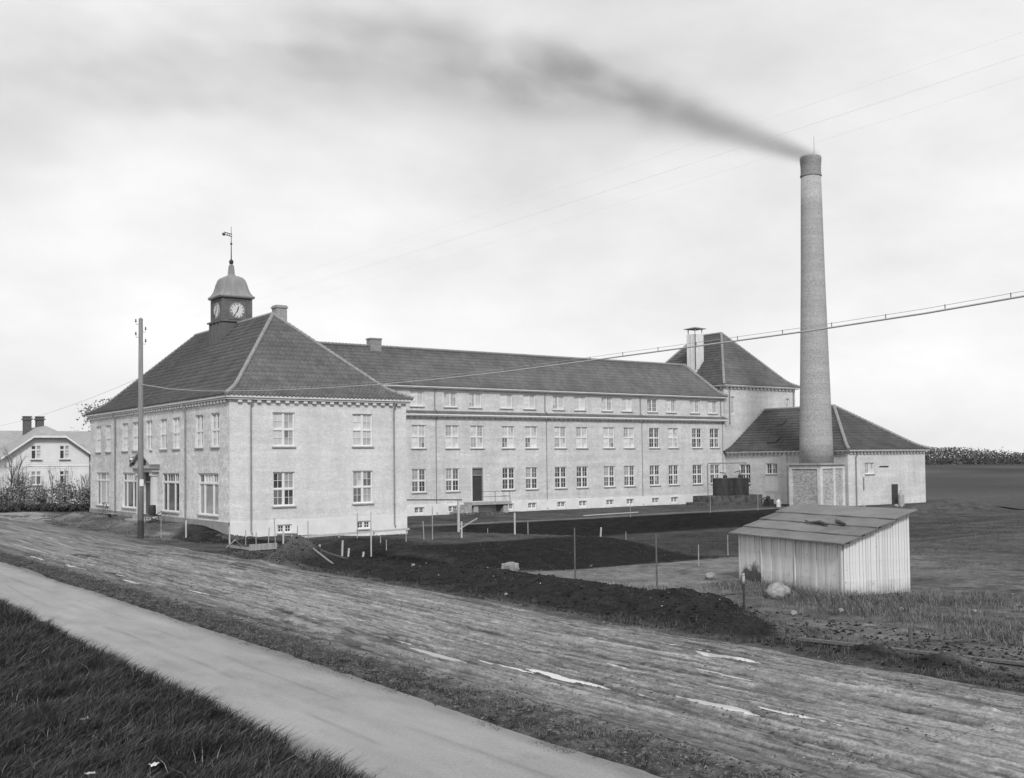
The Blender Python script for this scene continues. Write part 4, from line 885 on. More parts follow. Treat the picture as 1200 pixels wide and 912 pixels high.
slab([(hx0-.7, hy-ov, 5.45), (26.6, hy-ov, 7.75), (mx_, hy+1.2, 8.8), (mx_, hy+9, 8.8), (hx0-.7, hy+4, 5.45)], .16, 'roof', 'house_roof')
slab([(hx1+.7, hy-ov, 5.45), (hx1+.7, hy+4, 5.45), (mx_, hy+9, 8.8), (mx_, hy+1.2, 8.8), (29.8, hy-ov, 7.75)], .16, 'roof', 'house_roof')
slab([(26.6, hy-ov, 7.75), (29.8, hy-ov, 7.75), (mx_, hy+1.2, 8.8)], .16, 'roof', 'house_roof')
slab([(11.5, hy+3.4, 5.6), (hx0-.5, hy+3.4, 5.6), (28.0, hy+8, 8.45), (11.5, hy+8, 8.45)], .16, 'roof', 'house_roof'); slab([(hx1+.5, hy+3.4, 5.6), (40.5, hy+3.4, 5.6), (38.5, hy+8, 8.45), (28.3, hy+8, 8.45)], .16, 'roof', 'house_roof')
slab([(11.5, hy+8, 8.45), (38.5, hy+8, 8.45), (40.5, hy+12.5, 5.6), (11.5, hy+12.5, 5.6)], .16, 'roof', 'house_roof')
mb = MB()
for a_, b_ in (((hx0-.72, 5.3), (26.6, 7.62)), ((29.8, 7.62), (hx1+.72, 5.3)), ((26.6, 7.62), (29.8, 7.62))):
    mb.poly([(a_[0], hy-ov-.03, a_[1]-.14), (b_[0], hy-ov-.03, b_[1]-.14), (b_[0], hy-ov-.03, b_[1]+.1), (a_[0], hy-ov-.03, a_[1]+.1)])
    mb.poly([(a_[0], hy-ov-.03, a_[1]-.14), (a_[0], hy-ov+.03, a_[1]-.14), (b_[0], hy-ov+.03, b_[1]-.14), (b_[0], hy-ov-.03, b_[1]-.14)])
mb.obj('barge_board', 'white', HSE)
for x in (27.3, 28.6):
    mb = MB(); mb.box(x-.38, x+.38, hy+5.6, hy+6.4, 7.8, 9.9); mb.box(x-.5, x+.5, hy+5.5, hy+6.5, 9.6, 9.75); mb.box(x-.44, x+.44, hy+5.55, hy+6.45, 9.9, 10.0); mb.obj('chimney', 'wood_dark', HSE)
for o in HSE.children: o.location = o.location-HSE.location

# ================================================================== leaves, trees, hedge
def leaves(P, size, tone0, tone1, name, parent, flat=1.):
    P = np.asarray(P); n = len(P)
    a = rng.normal(size=(n, 3)); a /= np.linalg.norm(a, axis=1)[:, None]; b = np.cross(a, rng.normal(size=(n, 3))); b /= np.linalg.norm(b, axis=1)[:, None]
    s = size*(.6+.8*rng.random(n))[:, None]; V = np.stack([P-a*s, P+b*s*.5, P+a*s, P-b*s*.5], 1).reshape(-1, 3)
    Fq = np.arange(n*4).reshape(n, 4); T = np.repeat(tone0+(tone1-tone0)*rng.random(n), 4)
    return link(name, np_mesh(name, V, Fq, 'leaf', T), parent)
def branchy(mb, p, d, L, r, depth, spread=.5, pts=None, upb=.25):
    q = p+d*L; mid = p+d*L*.5+Vector([random.uniform(-.06, .06)*L for _ in range(3)])
    mb.tube([p, mid, q], [r, r*.8, r*.6], 5, cap=False)
    if pts is not None and depth <= 1: pts.append(q)
    if depth == 0: return
    for _ in range(random.choice((2, 3, 3))):
        nd = (d+Vector([random.gauss(0, spread) for _ in range(3)])+Vector((0, 0, upb*.4))).normalized(); branchy(mb, q if random.random() < .6 else mid, nd, L*random.uniform(.6, .85), r*.55, depth-1, spread, pts, upb)
for i, (x, y, h, lab) in enumerate(((23.3, 118.2, 7.4, 'bare young tree with forked trunk at the left edge of the hedge'), (25.0, 118.5, 4.6, 'thin bare tree in front of the white house left windows'), (27.6, 118.4, 4.4, 'small bare tree in front of the middle of the gable wall'), (31.2, 118.3, 3.6, 'low bare sapling beside the brick block corner'))):
    T = thing('bare_tree', lab, 'tree', (x, y, 0), 0, 'bare trees in the hedge')
    mb = MB(); branchy(mb, Vector((0, 0, -.2)), Vector((.05, 0, 1)).normalized(), h*.34, .2 if i == 0 else .13, 6, .34); mb.obj('trunk', 'bark', T)
def bush(x, y, w, h, d, n, t0, t1, lab, grp='hedge bushes by the white house'):
    T = thing('bush', lab, 'bush', (x, y, hz(x, y)), 0, grp)
    mb = MB()
    for k in range(44):
        a_ = random.uniform(0, 6.28); e = Vector((math.cos(a_)*w*.42*random.random(), math.sin(a_)*d*.4*random.random(), h*random.uniform(.7, 1.45))); s0 = Vector((e.x*.3, e.y*.3, -.1)); mb.tube([s0, (s0+e)/2+Vector((random.uniform(-.1, .1), 0, 0)), e], [.022, .016, .010], 4, cap=False)
    mb.obj('stem', 'bark', T)
    k = 9; cs = [(random.uniform(-.42, .42)*w, random.uniform(-.4, .4)*d, random.uniform(.2, .75)*h, random.uniform(.22, .4)) for _ in range(k)]
    P = []
    for c in cs:
        q = rng.normal(size=(n//k, 3)); q /= np.linalg.norm(q, axis=1)[:, None]; q *= (rng.random((n//k, 1))**.4); P.append(np.array(c[:3])+q*np.array([w, d, h])*c[3])
    P = np.concatenate(P); P[:, 2] = np.abs(P[:, 2]); leaves(P, .11, t0, t1, 'foliage', T)
bl = ['dense dark bush at the far left of the hedge', 'grey leafy bush left of the gable windows', 'tall loose bush under the left gable window', 'low tangled bush in the middle of the hedge', 'bushy shrub below the right gable window', 'rounded shrub near the white house corner', 'last shrub of the hedge against the brick block']
for i in range(7): bush(20.8+i*1.95, 117.2+random.uniform(-.6, .6), 2.6, (3.0, 2.6, 3.3, 2.5, 3.3, 2.7, 3.0)[i], 2.2, 1300, .11, .26, bl[i])
for i in range(7): bush(21+i*1.9, 115.0+random.uniform(-.3, .3), 2.4, .9, 1.6, 1100, .03, .10, ['low dark undergrowth clump at the far left of the hedge foot', 'low clump second from the left along the hedge foot', 'low clump third from the left along the hedge foot', 'low clump in the middle of the hedge foot', 'low clump third from the brick block along the hedge foot', 'low clump second from the brick block along the hedge foot', 'low dark clump against the brick block at the hedge foot'][i], 'undergrowth along the hedge foot')
for x, y, h, w, lab in ((35.9, 134, 8.9, 3.4, 'dark pine crown showing above the house roof beside the brick block'), (38.6, 136, 10.2, 4.0, 'broad pine mostly hidden behind the brick block')):
    T = thing('pine_tree', lab, 'tree', (x, y, 0), 0, 'pines behind the white house')
    mb = MB(); pts = []; branchy(mb, Vector((0, 0, -.2)), Vector((0, 0, 1)), h*.42, .2, 4, .55, pts); mb.obj('trunk', 'bark', T)
    P = []
    for p_ in pts: q = rng.normal(size=(110, 3))*np.array([.55, .55, .42]); P.append(np.array(p_)+q)
    leaves(np.concatenate(P), .16, .05, .12, 'crown', T)

# ================================================================== grass
def blades(name, X, Y, hgt, wid, lean, tone, kind='stuff', z=None, windx=.0, windy=.0):
    n = len(X); Z = height(X, Y)-.02 if z is None else z; a = rng.random(n)*2*np.pi; hgt = np.broadcast_to(hgt, n)*(.5+rng.random(n)*.8); ln = lean*hgt*(.3+rng.random(n))
    dx = np.cos(a)*ln+windx*hgt; dy = np.sin(a)*ln+windy*hgt; px, py = -np.sin(a)*wid, np.cos(a)*wid
    c = lambda x, y, z_: np.stack([x, y, z_], -1)
    V = np.stack([c(X-px, Y-py, Z), c(X+px, Y+py, Z), c(X+px*.7+dx*.35, Y+py*.7+dy*.35, Z+hgt*.62), c(X-px*.7+dx*.35, Y-py*.7+dy*.35, Z+hgt*.62), c(X+dx+px*.1, Y+dy+py*.1, Z+hgt*.93), c(X+dx-px*.1, Y+dy-py*.1, Z+hgt*.93)], 1).reshape(-1, 3)
    b0 = np.arange(n)[:, None]*6; Fq = np.concatenate([b0+np.array([[0, 1, 2, 3]]), b0+np.array([[3, 2, 4, 5]])]); T = np.repeat(tone, 6)
    return tag(link(name, np_mesh(name, V, Fq, 'grass', T)), kind=kind)
def woods(name, pts, hmean, n, d0):
    P = []
    for (x0, y0), (x1, y1) in zip(pts[:-1], pts[1:]):
        m_ = int(n*math.hypot(x1-x0, y1-y0)/1000); t = rng.random(m_); x = x0+(x1-x0)*t; y = y0+(y1-y0)*t; L = t*math.hypot(x1-x0, y1-y0)
        top = hmean*(.2+1.3*fbm(L*.012+d0, L*0+d0, 3)+.5*(fbm(L*.11, L*0+d0, 2)-.5)); P.append(np.stack([x+rng.normal(size=m_)*9, y+rng.normal(size=m_)*9, -1.5+(top+1.5)*rng.random(m_)**.8], -1))
    o = leaves(np.concatenate(P), .6, .085, .11, name, None); o['kind'] = 'stuff'
woods('distant_woods', [(620, -420), (640, 60), (560, 420), (300, 700), (-100, 760), (-500, 640)], 9, 120000, 3)
# bank on the near side of the path: thick, wind-combed, in tufts
n = 210000
Yb = 12.5+(rng.random(n)**1.5)*38; Xb = E_PATH0(Yb)+.05-rng.random(n)**.8*(7.3-2.0)*1.0
keep = vn(Xb*1.7+3, Yb*1.7)*.6+vn(Xb*5, Yb*5)*.4 > .30; Xb, Yb = Xb[keep], Yb[keep]
tuft = fbm(Xb*1.1, Yb*1.1, 3); edge_ = np.exp(-((Xb-7.1)/.5)**2)
tn = .020+.07*np.clip(tuft-.35, 0, 1)+.022*rng.random(len(Xb)); tn = tn*np.where(rng.random(len(Xb)) < .07, 3.0, 1)*(1-.25*edge_)
blades('grass', Xb, Yb, .12+.28*np.clip(tuft-.25, 0, 1)+.05*edge_, .007+.0002*Yb, .75, tn, windx=.45*1.0, windy=-.3)
n = 16000; Yt = 13+(rng.random(n)**1.4)*22; cxs = rng.random(60); 
cX, cY = 3.0+rng.random(160)*4.0, 13+(rng.random(160)**1.4)*22; k = rng.integers(0, 160, n)
Xt, Yt = cX[k]+rng.normal(size=n)*.13, cY[k]+rng.normal(size=n)*.13; ok_ = Xt < 7.25; Xt, Yt = Xt[ok_], Yt[ok_]
blades('grass_tuft', Xt, Yt, .40, .007, .9, .02+.06*rng.random(len(Xt)), windx=.4, windy=-.2)
n = 1500; Yt = 13+(rng.random(n)**1.4)*24; Xt = 2.5+rng.random(n)*4.8; blades('dead_stalks', Xt, Yt, .26, .006, 1.3, .10+.2*rng.random(n), windx=.1)
n = 5000; Yt = 13+(rng.random(n)**1.4)*24; Xt = 2.5+rng.random(n)*4.6; k = fbm(Xt*1.4, Yt*1.4, 3) > .52; blades('broad_weeds', Xt[k], Yt[k], .14, .016, 1.2, .03+.07*rng.random(k.sum()))
n = 9000; Yt = 13+rng.random(n)**1.4*40; Xt = E_PATH0(Yt)+.16*np.abs(rng.normal(size=n))*(vn(Yt*1.3, Yt*0) > .35); blades('edge_grass', Xt, Yt, .07, .006, 1.0, .05+.1*rng.random(n))
n = 9000; Yt = 13+rng.random(n)**1.4*40; Xt = E_PATH1(Yt)-.12*np.abs(rng.normal(size=n)); k = vn(Yt*1.7, Yt*0+4) > .45; blades('edge_grass', Xt[k], Yt[k], .05, .006, 1.0, .06+.1*rng.random(k.sum()))
# rough pale grass round the shed and along the far verge of the road
n = 90000; Yg = 10+rng.random(n)*17; Xg = 22.2+rng.random(n)*14
m_ = fbm(Xg*.6, Yg*.6, 3); dsh = (Xg-29.48)*.974+(Yg-22.23)*-.224; band = np.exp(-((dsh+1.3)/1.2)**2)+.75*np.exp(-((Xg-29-(22.2-Yg)*.7)/1.6)**2)*(Yg < 22)+.35*np.exp(-((Xg-24.5)/.8)**2)*(Yg > 22)
ins = (dsh > -.05) & (Yg > 22.2-.23*(Xg-29.5)-.02)
k = (rng.random(n) < band*(m_*2-.2)) & ~ins; Xg, Yg = Xg[k], Yg[k]
blades('dry_grass', Xg, Yg, .15+.16*fbm(Xg*1.3, Yg*1.3, 2), .007, .95, .05+.15*rng.random(len(Xg)))
n = 30000; Yg = 9+rng.random(n)**1.4*45; Xg = 20.1+rng.random(n)**1.6*3.2; k = (fbm(Xg*1.6, Yg*1.2, 3) > .52) & ((Yg < 20) | (Xg < 21)); Xg, Yg = Xg[k], Yg[k]
blades('verge_grass', Xg, Yg, .13, .006, 1.0, .03+.10*rng.random(len(Xg)))
n = 50000; Yg = 10+rng.random(n)**1.3*50; Xg = 10.8+rng.random(n)*1.3; k = fbm(Xg*2.5, Yg*1.7, 3) > .48; Xg, Yg = Xg[k], Yg[k]
blades('verge_grass', Xg, Yg, .07, .006, 1.1, .03+.12*rng.random(len(Xg)))
n = 26000; Yg = 58+rng.random(n)*50; Xg = 20.6+rng.random(n)*4.2; k = fbm(Xg*1.1, Yg*.5, 3) > .5; blades('forecourt_turf', Xg[k], Yg[k], .07, .014, 1., .04+.09*rng.random(k.sum()))
n = 90000; Yg = 24+rng.random(n)*43; Xg = 26+rng.random(n)*70; k = (fbm(Xg*.5, Yg*.5, 3) > .45) & ((Yg > 37) | (Xg > 38)) & ~((Yg > 60.6) & (Yg < 69)) ; Xg, Yg = Xg[k], Yg[k]
blades('turf', Xg, Yg, .07, .012, .9, .03+.06*rng.random(len(Xg)))

# clods and pebbles
def clods(name, X, Y, size, mt, tone, squash=.6):
    n = len(X); base = np.array([(1, 0, 0), (-1, 0, 0), (0, 1, 0), (0, -1, 0), (0, 0, 1), (0, 0, -1)], float)
    V = base[None]*(size[:, None, None])*(.6+.8*rng.random((n, 6, 1)))*np.array([1, 1, squash]); a = rng.random(n)*6.28; c, s = np.cos(a)[:, None], np.sin(a)[:, None]
    x = V[:, :, 0]*c-V[:, :, 1]*s; y = V[:, :, 0]*s+V[:, :, 1]*c; V = np.stack([x+X[:, None], y+Y[:, None], V[:, :, 2]+height(X, Y)[:, None]+.0], -1).reshape(-1, 3)
    f = np.array([(0, 2, 4), (2, 1, 4), (1, 3, 4), (3, 0, 4), (2, 0, 5), (1, 2, 5), (3, 1, 5), (0, 3, 5)]); Fq = (np.arange(n)[:, None, None]*6+f[None]).reshape(-1, 3)
    o = link(name, np_mesh(name, V, Fq, mt, np.repeat(tone, 6))); o['kind'] = 'stuff'; return o
n = 9000; Yc_ = 10+rng.random(n)**1.5*45; Xc = 10.8+rng.random(n)*1.5+rng.normal(size=n)*.12; clods('soil_clods', Xc, Yc_, .015+.035*rng.random(n)**2, 'soil', .02+.11*rng.random(n))
n = 6500; Yc_ = 10+rng.random(n)**1.3*45; Xc = 20.3+rng.random(n)**1.3*5; clods('soil_clods', Xc, Yc_, .02+.06*rng.random(n)**2.5, 'soil', .008+.03*rng.random(n))
n = 16000; Yc_ = 10+rng.random(n)**1.5*45; Xc = 12.5+rng.random(n)*7.6; k = fbm(Xc*1.2, Yc_*.3, 3) > .5; clods('road_clods', Xc[k], Yc_[k], .012+.03*rng.random(k.sum())**2, 'soil', .05+.16*rng.random(k.sum()))
n = 800; Yc_ = 13+rng.random(n)*25; Xc = 22+rng.random(n)*14; k = ~(((Xc-29.48)*.974+(Yc_-22.23)*-.224 > -.1) & (Yc_ > 22-.23*(Xc-29.5))); clods('pebbles', Xc[k], Yc_[k], .012+.035*rng.random(k.sum())**3, 'soil', .10+.25*rng.random(k.sum()))
n = 5000; Yc_ = 12+rng.random(n)**1.4*40; Xc = 7.4+rng.random(n)*3.4; clods('path_pebbles', Xc, Yc_, .004+.014*rng.random(n)**4, 'soil', .05+.3*rng.random(n))

# ================================================================== boulder, kerb stone, spade
def boulder(x, y, r, lab, mt='rock', sq=(1, .8, .68), boxy=0.):
    import bmesh
    bm = bmesh.new(); bmesh.ops.create_icosphere(bm, subdivisions=4, radius=1)
    for v in bm.verts:
        c = v.co.normalized(); k = 1+.20*(fbm(np.array([c.x*1.3+5+r*9]), np.array([c.y*1.3+c.z*2+8]), 3)[0]-.5)*2
        if boxy: m_ = max(abs(c.x), abs(c.y), abs(c.z)); k *= (1-boxy)+boxy*.85/m_
        v.co = Vector((c.x*sq[0], c.y*sq[1], c.z*sq[2]))*r*k
    me = bpy.data.meshes.new('stone'); bm.to_mesh(me); bm.free(); me.materials.append(MB_[mt]); me.polygons.foreach_set('use_smooth', [True]*len(me.polygons))
    return tag(link('stone', me, None, (x, y, hz(x, y)+r*sq[2]*.55), random.random()), lab, 'stone')
boulder(27.6, 23.35, .44, 'large pale rounded boulder lying in front of the shed')
boulder(30.0, 28.6, .26, 'smaller pale stone at the far corner of the shed', sq=(1, .8, .6))
boulder(25.75, 35.5, .36, 'squared pale stone block at the foot of the dark bank', boxy=.85, sq=(1, .8, .8))
for i, (x, y, r, l) in enumerate(((22.6, 37.8, .09, 'small white stone on the dark soil beside the road'), (26.5, 20.1, .11, 'small pale stone on bare ground below the boulder'), (28.0, 19.1, .09, 'small pale stone in the grass right of the boulder'), (25.0, 20.6, .13, 'flat dark stone left of the planted spade'), (21.0, 29.2, .07, 'little white stone at the far edge of the road'), (29.3, 17.6, .08, 'tiny pale stone nearest the frame edge below the shed'))): boulder(x, y, r, l)
for i, (x, y, lab) in enumerate(((5.35, 16.6, 'crumpled white scrap of paper lying in the dark grass bank'), (4.5, 16.9, 'torn pale scrap half hidden in the lower left grass'), (5.3, 20.3, 'small pale scrap in the grass farther from the camera'))):
    mb = MB(); k = 5; mb.v = [(.035*(a_-2)+random.uniform(-.01, .01), .03*(b_-2)+random.uniform(-.01, .01), random.uniform(0, .05)) for a_ in range(k) for b_ in range(k)]
    for a_ in range(k-1):
        for b_ in range(k-1): mb.f.append((a_*k+b_, (a_+1)*k+b_, (a_+1)*k+b_+1, a_*k+b_+1)); mb.m.append(0)
    o = mb.obj('paper_scrap', 'trim'); o.location = (x, y, hz(x, y)+.16); tag(o, lab, 'paper')
sx_, sy2 = 23.75, 21.35; SP = thing('spade', 'spade stuck upright in the dark soil heap with its grip showing', 'spade', (sx_, sy2, hz(sx_, sy2)), .6)
mb = MB(); mb.tube([(0, 0, -.1), (0, 0, .80)], .032, 8); mb.obj('shaft', 'iron', SP)
mb = MB(); mb.tube([(0, 0, .76), (-.075, 0, .84), (-.085, 0, .98), (-.05, 0, 1.03)], .024, 6); mb.tube([(0, 0, .76), (.075, 0, .84), (.085, 0, .98), (.05, 0, 1.03)], .024, 6); mb.tube([(-.09, 0, 1.03), (.09, 0, 1.03)], .024, 8); mb.obj('grip', 'wood_pale', SP)
mb = MB(); mb.box(-.1, .1, -.012, .012, -.3, .06); mb.obj('blade', 'iron', SP)

# ================================================================== posts and stakes
def post(x, y, h, r, mt, lab, lean=(0, 0), name='stake', grp='stakes in the garden', cat='stake', square=False):
    z = hz(x, y); mb = MB(); t = Vector((lean[0]*h, lean[1]*h, h))
    if square:
        mb.box(-r, r, -r*.5, r*.5, -.25, h); 
        for i, v in enumerate(mb.v): q = Vector(v); mb.v[i] = tuple(q+Vector((lean[0], lean[1], 0))*q.z)
    else: mb.tube([(0, 0, -.25), t*.5+Vector((random.uniform(-.012, .012),)*2+(0,)), t], [r, r*.95, r*.85], 7)
    return tag(link(name, mb.mesh(name, mt), None, (x, y, z)), lab, cat, grp)
post(25.64, 31.26, 2.0, .032, 'wood_dark', 'thin dark fence post standing near the squared pale stone block', name='fence_post', cat='post', grp='fence posts beside the road')
post(25.58, 26.84, 2.0, .032, 'wood_dark', 'thin dark fence post left of the plank shed', name='fence_post', cat='post', grp='fence posts beside the road', lean=(.01, .02))
stk = [(23.34, 59.19, .95, 1, 0, 'pale stake at the left end of the row by the brick corner'), (23.5, 57.24, .85, 0, .0, 'short dark stake second in the row by the brick corner'), (23.67, 56.21, .75, 0, .02, 'squat stake in front of the left downpipe foot'),
 (23.9, 55.14, 1.05, 0, .10, 'leaning stake left of the basement window'), (24.47, 55.43, 1.55, 0, -.08, 'tall thin stake leaning left before the basement window'), (23.75, 52.86, 1.0, 1, .02, 'pale stake right before the left basement window'),
 (24.86, 54.21, .6, 1, 0, 'short pale stake under the left basement window'), (25.33, 54.59, 1.0, 0, .06, 'thin crooked stake right of the left basement window'), (23.98, 50.38, 1.6, 0, .0, 'tall thin stake behind the sand heap'),
 (23.89, 48.9, .5, 1, .03, 'short pale square stake right of the sand heap'), (24.3, 47.3, .75, 1, .06, 'pale leaning square stake in the garden row'), (24.05, 46.2, .42, 1, .15, 'short tilted pale stake in the garden row'), (24.35, 45.3, .28, 1, .2, 'shortest tilted pale stake at the end of the row'),
 (24.41, 44.6, 2.1, 1, 0, 'tallest pale stake standing before the right basement window'), (25.64, 45.35, .5, 0, 0, 'short stake right of the tallest pale stake'), (26.43, 47.33, .35, 0, 0, 'very short peg in the dark bed'), (27.63, 46.89, .42, 0, .05, 'small peg left of the leaning stake'),
 (28.86, 47.19, .95, 0, -.08, 'leaning stake in the middle of the planted bed'), (29.47, 47.36, 1.7, 0, 0, 'tall thin stake before the end of the corner block'), (31.19, 47.27, .85, 1, 0, 'straight stake below the white gate post'),
 (34.6, 47.24, 1.15, 1, 0, 'pale stake beside the leaning boards'), (35.5, 47.26, .75, 0, 0, 'thin stake right of the leaning boards'), (38.4, 47.1, .62, 1, 0, 'short pale stake on the crest of the dark mound'), (38.7, 45.0, .97, 1, .1, 'pale stake leaning right on the mound end'),
 (33.4, 32.5, .9, 0, 0, 'small thin peg in the bed left of the shed'), (40.5, 37.4, 1.0, 0, 0, 'thin stake in the bed between shed and mound'), (36.9, 32.9, 1.25, 0, 0, 'thin stake close to the shed left edge'),
 (22.76, 64.65, 1.05, 1, 0, 'pale stake near the downpipe on the street side'), (21.9, 66.6, 1.2, 0, 0, 'thin stake beside the telegraph pole'), (50.5, 56.0, .7, 0, 0, 'thin stake low on the upper bank'), (27.2, 51.2, 1.3, 0, 0, 'thin stake left of the right basement window'),
 (60.5, 66.5, 1.3, 0, 0, 'thin stake at the terrace edge under the middle of the wing'), (70.2, 66.8, 1.5, 0, 0, 'thin stake on the terrace left of the tank platform'), (76.5, 66.9, 2.0, 0, 0, 'taller stake on the terrace before the tanks'), (79.2, 66.6, 1.7, 0, 0, 'thin stake before the tank nearest the boiler house'), (40.3, 58, 1.3, 0, 0, 'thin stake left of the wing doorsteps')]
for x, y, h, pl, ln, lab in stk:
    post(x, y, h, (.04 if h < 1.4 else .028) if pl else .026, 'wood_pale' if pl else 'wood', lab, (ln*.6, -ln*.3), square=bool(pl))
# formwork planks, heap boards and the rail along the corner block
def plank(p, q, w, t, mt, lab, name='plank', grp=None, cat='plank', up_=(0, 0, 1)):
    p, q = Vector(p), Vector(q); d = (q-p).normalized(); s = d.cross(Vector(up_)).normalized(); u = s.cross(d); L = (q-p).length
    M = Matrix((( d.x, s.x, u.x, p.x), (d.y, s.y, u.y, p.y), (d.z, s.z, u.z, p.z), (0, 0, 0, 1)))
    mb = MB(); mb.box(0, L, -t/2, t/2, -w/2, w/2); o = mb.obj(name, mt); o.matrix_world = M; return tag(o, lab, cat, grp)
z = .2
plank((22.0, 53.1, z), (23.6, 53.3, z), .32, .04, 'wood', 'wide plank set on edge as formwork before the basement window', grp='formwork planks by the brick corner')
plank((22.0, 56.0, .12), (22.2, 53.2, .1), .12, .04, 'wood', 'long narrow board lying left of the wide formwork plank', grp='formwork planks by the brick corner')
plank((22.04, 56.3, .02), (21.4, 53.5, .6), .07, .04, 'wood_pale', 'left sloping lath of the small trestle by the corner', name='lath', grp='trestle laths'); plank((21.4, 53.5, .6), (22.46, 55.0, .02), .07, .04, 'wood', 'right sloping lath of the small trestle by the corner', name='lath', grp='trestle laths')
plank((22.4, 46.6, .55), (22.9, 42.6, .05), .06, .04, 'wood_dark', 'pole sloping down the right side of the heap, upper one', grp='boards on the sand heap'); plank((22.2, 46.3, .6), (21.6, 42.7, .05), .06, .04, 'wood', 'pole sloping down the right side of the heap, lower one', grp='boards on the sand heap')
RF = thing('rail_fence', 'low board rail on short posts along the foot of the corner block', 'rail', (25.6, 54.9, .12))
mb = MB(); mb.box(0, 8.4, -.02, .02, .28, .40, mtx=Matrix.Rotation(.24, 4, 'Z')); mb.obj('rail', 'wood_pale', RF)
for k in range(4):
    mb = MB(); mb.box(-.04, .04, .025, .1, -.35, .42); o = mb.obj('post', 'wood_pale', RF); o.location = (.2+k*2.6, (.2+k*2.6)*.245, 0)
mb = MB()
GT = thing('gate_frame', 'white post with a dark cross bar reaching to the brick corner block', 'frame', (41.4, 61.6, 0))
gz = hz(41.4, 61.6); gp = Vector((41.4, 61.6, 0))
# solved position: post foot near the garden edge
GT.location = (40.6, 61.9, hz(40.6, 61.9)); gz = GT.location.z
mb = MB(); mb.box(-.06, .06, -.06, .06, -.4, 1.85-gz); mb.obj('post', 'wood_pale', GT)
mb = MB(); mb.tube([(.15, -.2, 1.9-gz), (-3.22, 4.0, 1.9-gz)], .05, 6); mb.obj('cross_bar', 'wood_dark', GT)
for i, (x, dx, h) in enumerate(((38.9, -.55, .6), (40.0, -.8, .8), (41.0, -.5, .5))):
    plank((x, 56.2-i*.1, hz(x, 56)+.0), (x+dx, 56.5, hz(x, 56)+h), .13, .035, 'wood_pale', ('short pale board leaning left, first of three', 'longest pale board leaning left, middle of three', 'narrow pale board leaning left, last of three')[i], grp='boards leaning in the garden')
plank((41.2, 62.6, -.1), (45.6, 67.0, .25), .08, .05, 'wood_pale', 'long pale pole sloping up on the ground by the doorsteps')
plank((57.5, 68.9, -.05), (64.0, 69.4, -.02), .16, .05, 'wood_pale', 'long pale plank lying on the terrace walk', up_=(0, 1, 0))
plank((21.4, 17.5, .08), (23.0, 10.5, .05), .16, .06, 'wood_dark', 'dark timber lying along the trench at the lower right', up_=(0, 1, 0))
plank((24.6, 25.2, .06), (28.8, 24.6, .06), .10, .05, 'wood_dark', 'dark pole lying on the ground behind the boulder', up_=(0, 1, 0))
post(23.2, 15.6, .42, .06, 'wood_dark', 'dark pointed stump beside the trench at the lower right', name='stump', grp=None, cat='stump')

# ================================================================== telegraph pole and wires
TP = thing('telegraph_pole', 'tall bare wooden telegraph pole standing before the brick corner block', 'pole', (20.9, 67.38, 0))
mb = MB(); mb.tube([(0, 0, -.5), (0, 0, 4), (0, 0, 13.5)], [.19, .175, .125], 16); mb.obj('pole', 'pole', TP, smooth=True)
mb = MB(); mb.tube([(0, 0, -.5), (0, 0, 1.1)], [.197, .19], 16); mb.obj('tarred_foot', 'dark', TP)
mb = MB(); mb.lathe([(.134, 13.5), (.06, 13.58)], (0, 0), 12); mb.obj('pole_cap', 'pipe', TP)
mb = MB(); mb.box(-.13, .1, -.24, -.175, 3.2, 3.62); mb.obj('notice', 'white', TP)
ins = []
for zz, sx2 in ((13.2, -1), (12.75, 1), (12.4, -1), (12.0, 1)):
    mb = MB(); mb.tube([(0, 0, zz), (sx2*.28, 0, zz-.05), (sx2*.3, 0, zz+.12)], .014, 5); mb.lathe([(.035, zz+.10), (.06, zz+.13), (.035, zz+.2), (.04, zz+.26), (.01, zz+.3)], (sx2*.3, 0), 10); mb.obj('insulator', 'iron', TP); ins.append((20.9+sx2*.3, 67.38, zz+.2))
def wire(name, p, q, sag, r, mt, lab, cat='wire', grp=None, n=40, bumps=0):
    p, q = Vector(p), Vector(q); pts = [p.lerp(q, t)-Vector((0, 0, sag*4*t*(1-t))) for t in [i/n for i in range(n+1)]]
    mb = MB(); mb.tube(pts, r, 6)
    return tag(mb.obj(name, mt), lab, cat, grp), pts
for i, (x, y, z) in enumerate(ins):
    wire('telegraph_wire', (x, y, z), (x+.2, -12, 12.5+.3*(3-i)*.5+.3), .5, .0012, 'white', ('highest faint wire in the sky running from the pole top', 'second faint wire running from the pole top', 'third faint wire running from the pole top', 'lowest faint wire running from the pole top')[i], grp='telegraph wires overhead')
# heavy cable: hangs steeply from the pole then runs almost level beside the road
cp = [(67.38, 9.46), (62, 8.85), (57, 8.45), (53.1, 8.22), (48, 7.95), (43.1, 7.74), (37.5, 7.56), (33, 7.48), (29.2, 7.45), (25.2, 7.46), (22.2, 7.48), (19, 7.5), (16.5, 7.52), (13.5, 7.58), (8, 7.8), (0, 8.2), (-10, 8.8)]
CB = thing('overhead_cable', 'thick cable hung from a thinner carrier wire crossing the picture in front of the chimney', 'cable', (20.9, 67.38, 9))
mb = MB(); mb.tube([(0, y-67.38, z-9) for y, z in cp], .022, 6); mb.obj('cable', 'cable', CB)
mb = MB(); mb.tube([(0, y-67.38, z-9+(.10 if y < 60 else .03)) for y, z in cp], .006, 5); mb.obj('carrier_wire', 'cable', CB)
ci = lambda Y: float(np.interp(Y, [c[0] for c in cp[::-1]], [c[1] for c in cp[::-1]]))
Y = 58
while Y > -8:
    mb = MB(); mb.tube([(0, 0, -.02), (0, 0, .115)], .010, 5); o = mb.obj('hanger', 'iron', CB); o.location = (0, Y-67.38, ci(Y)-9); Y -= 1.45
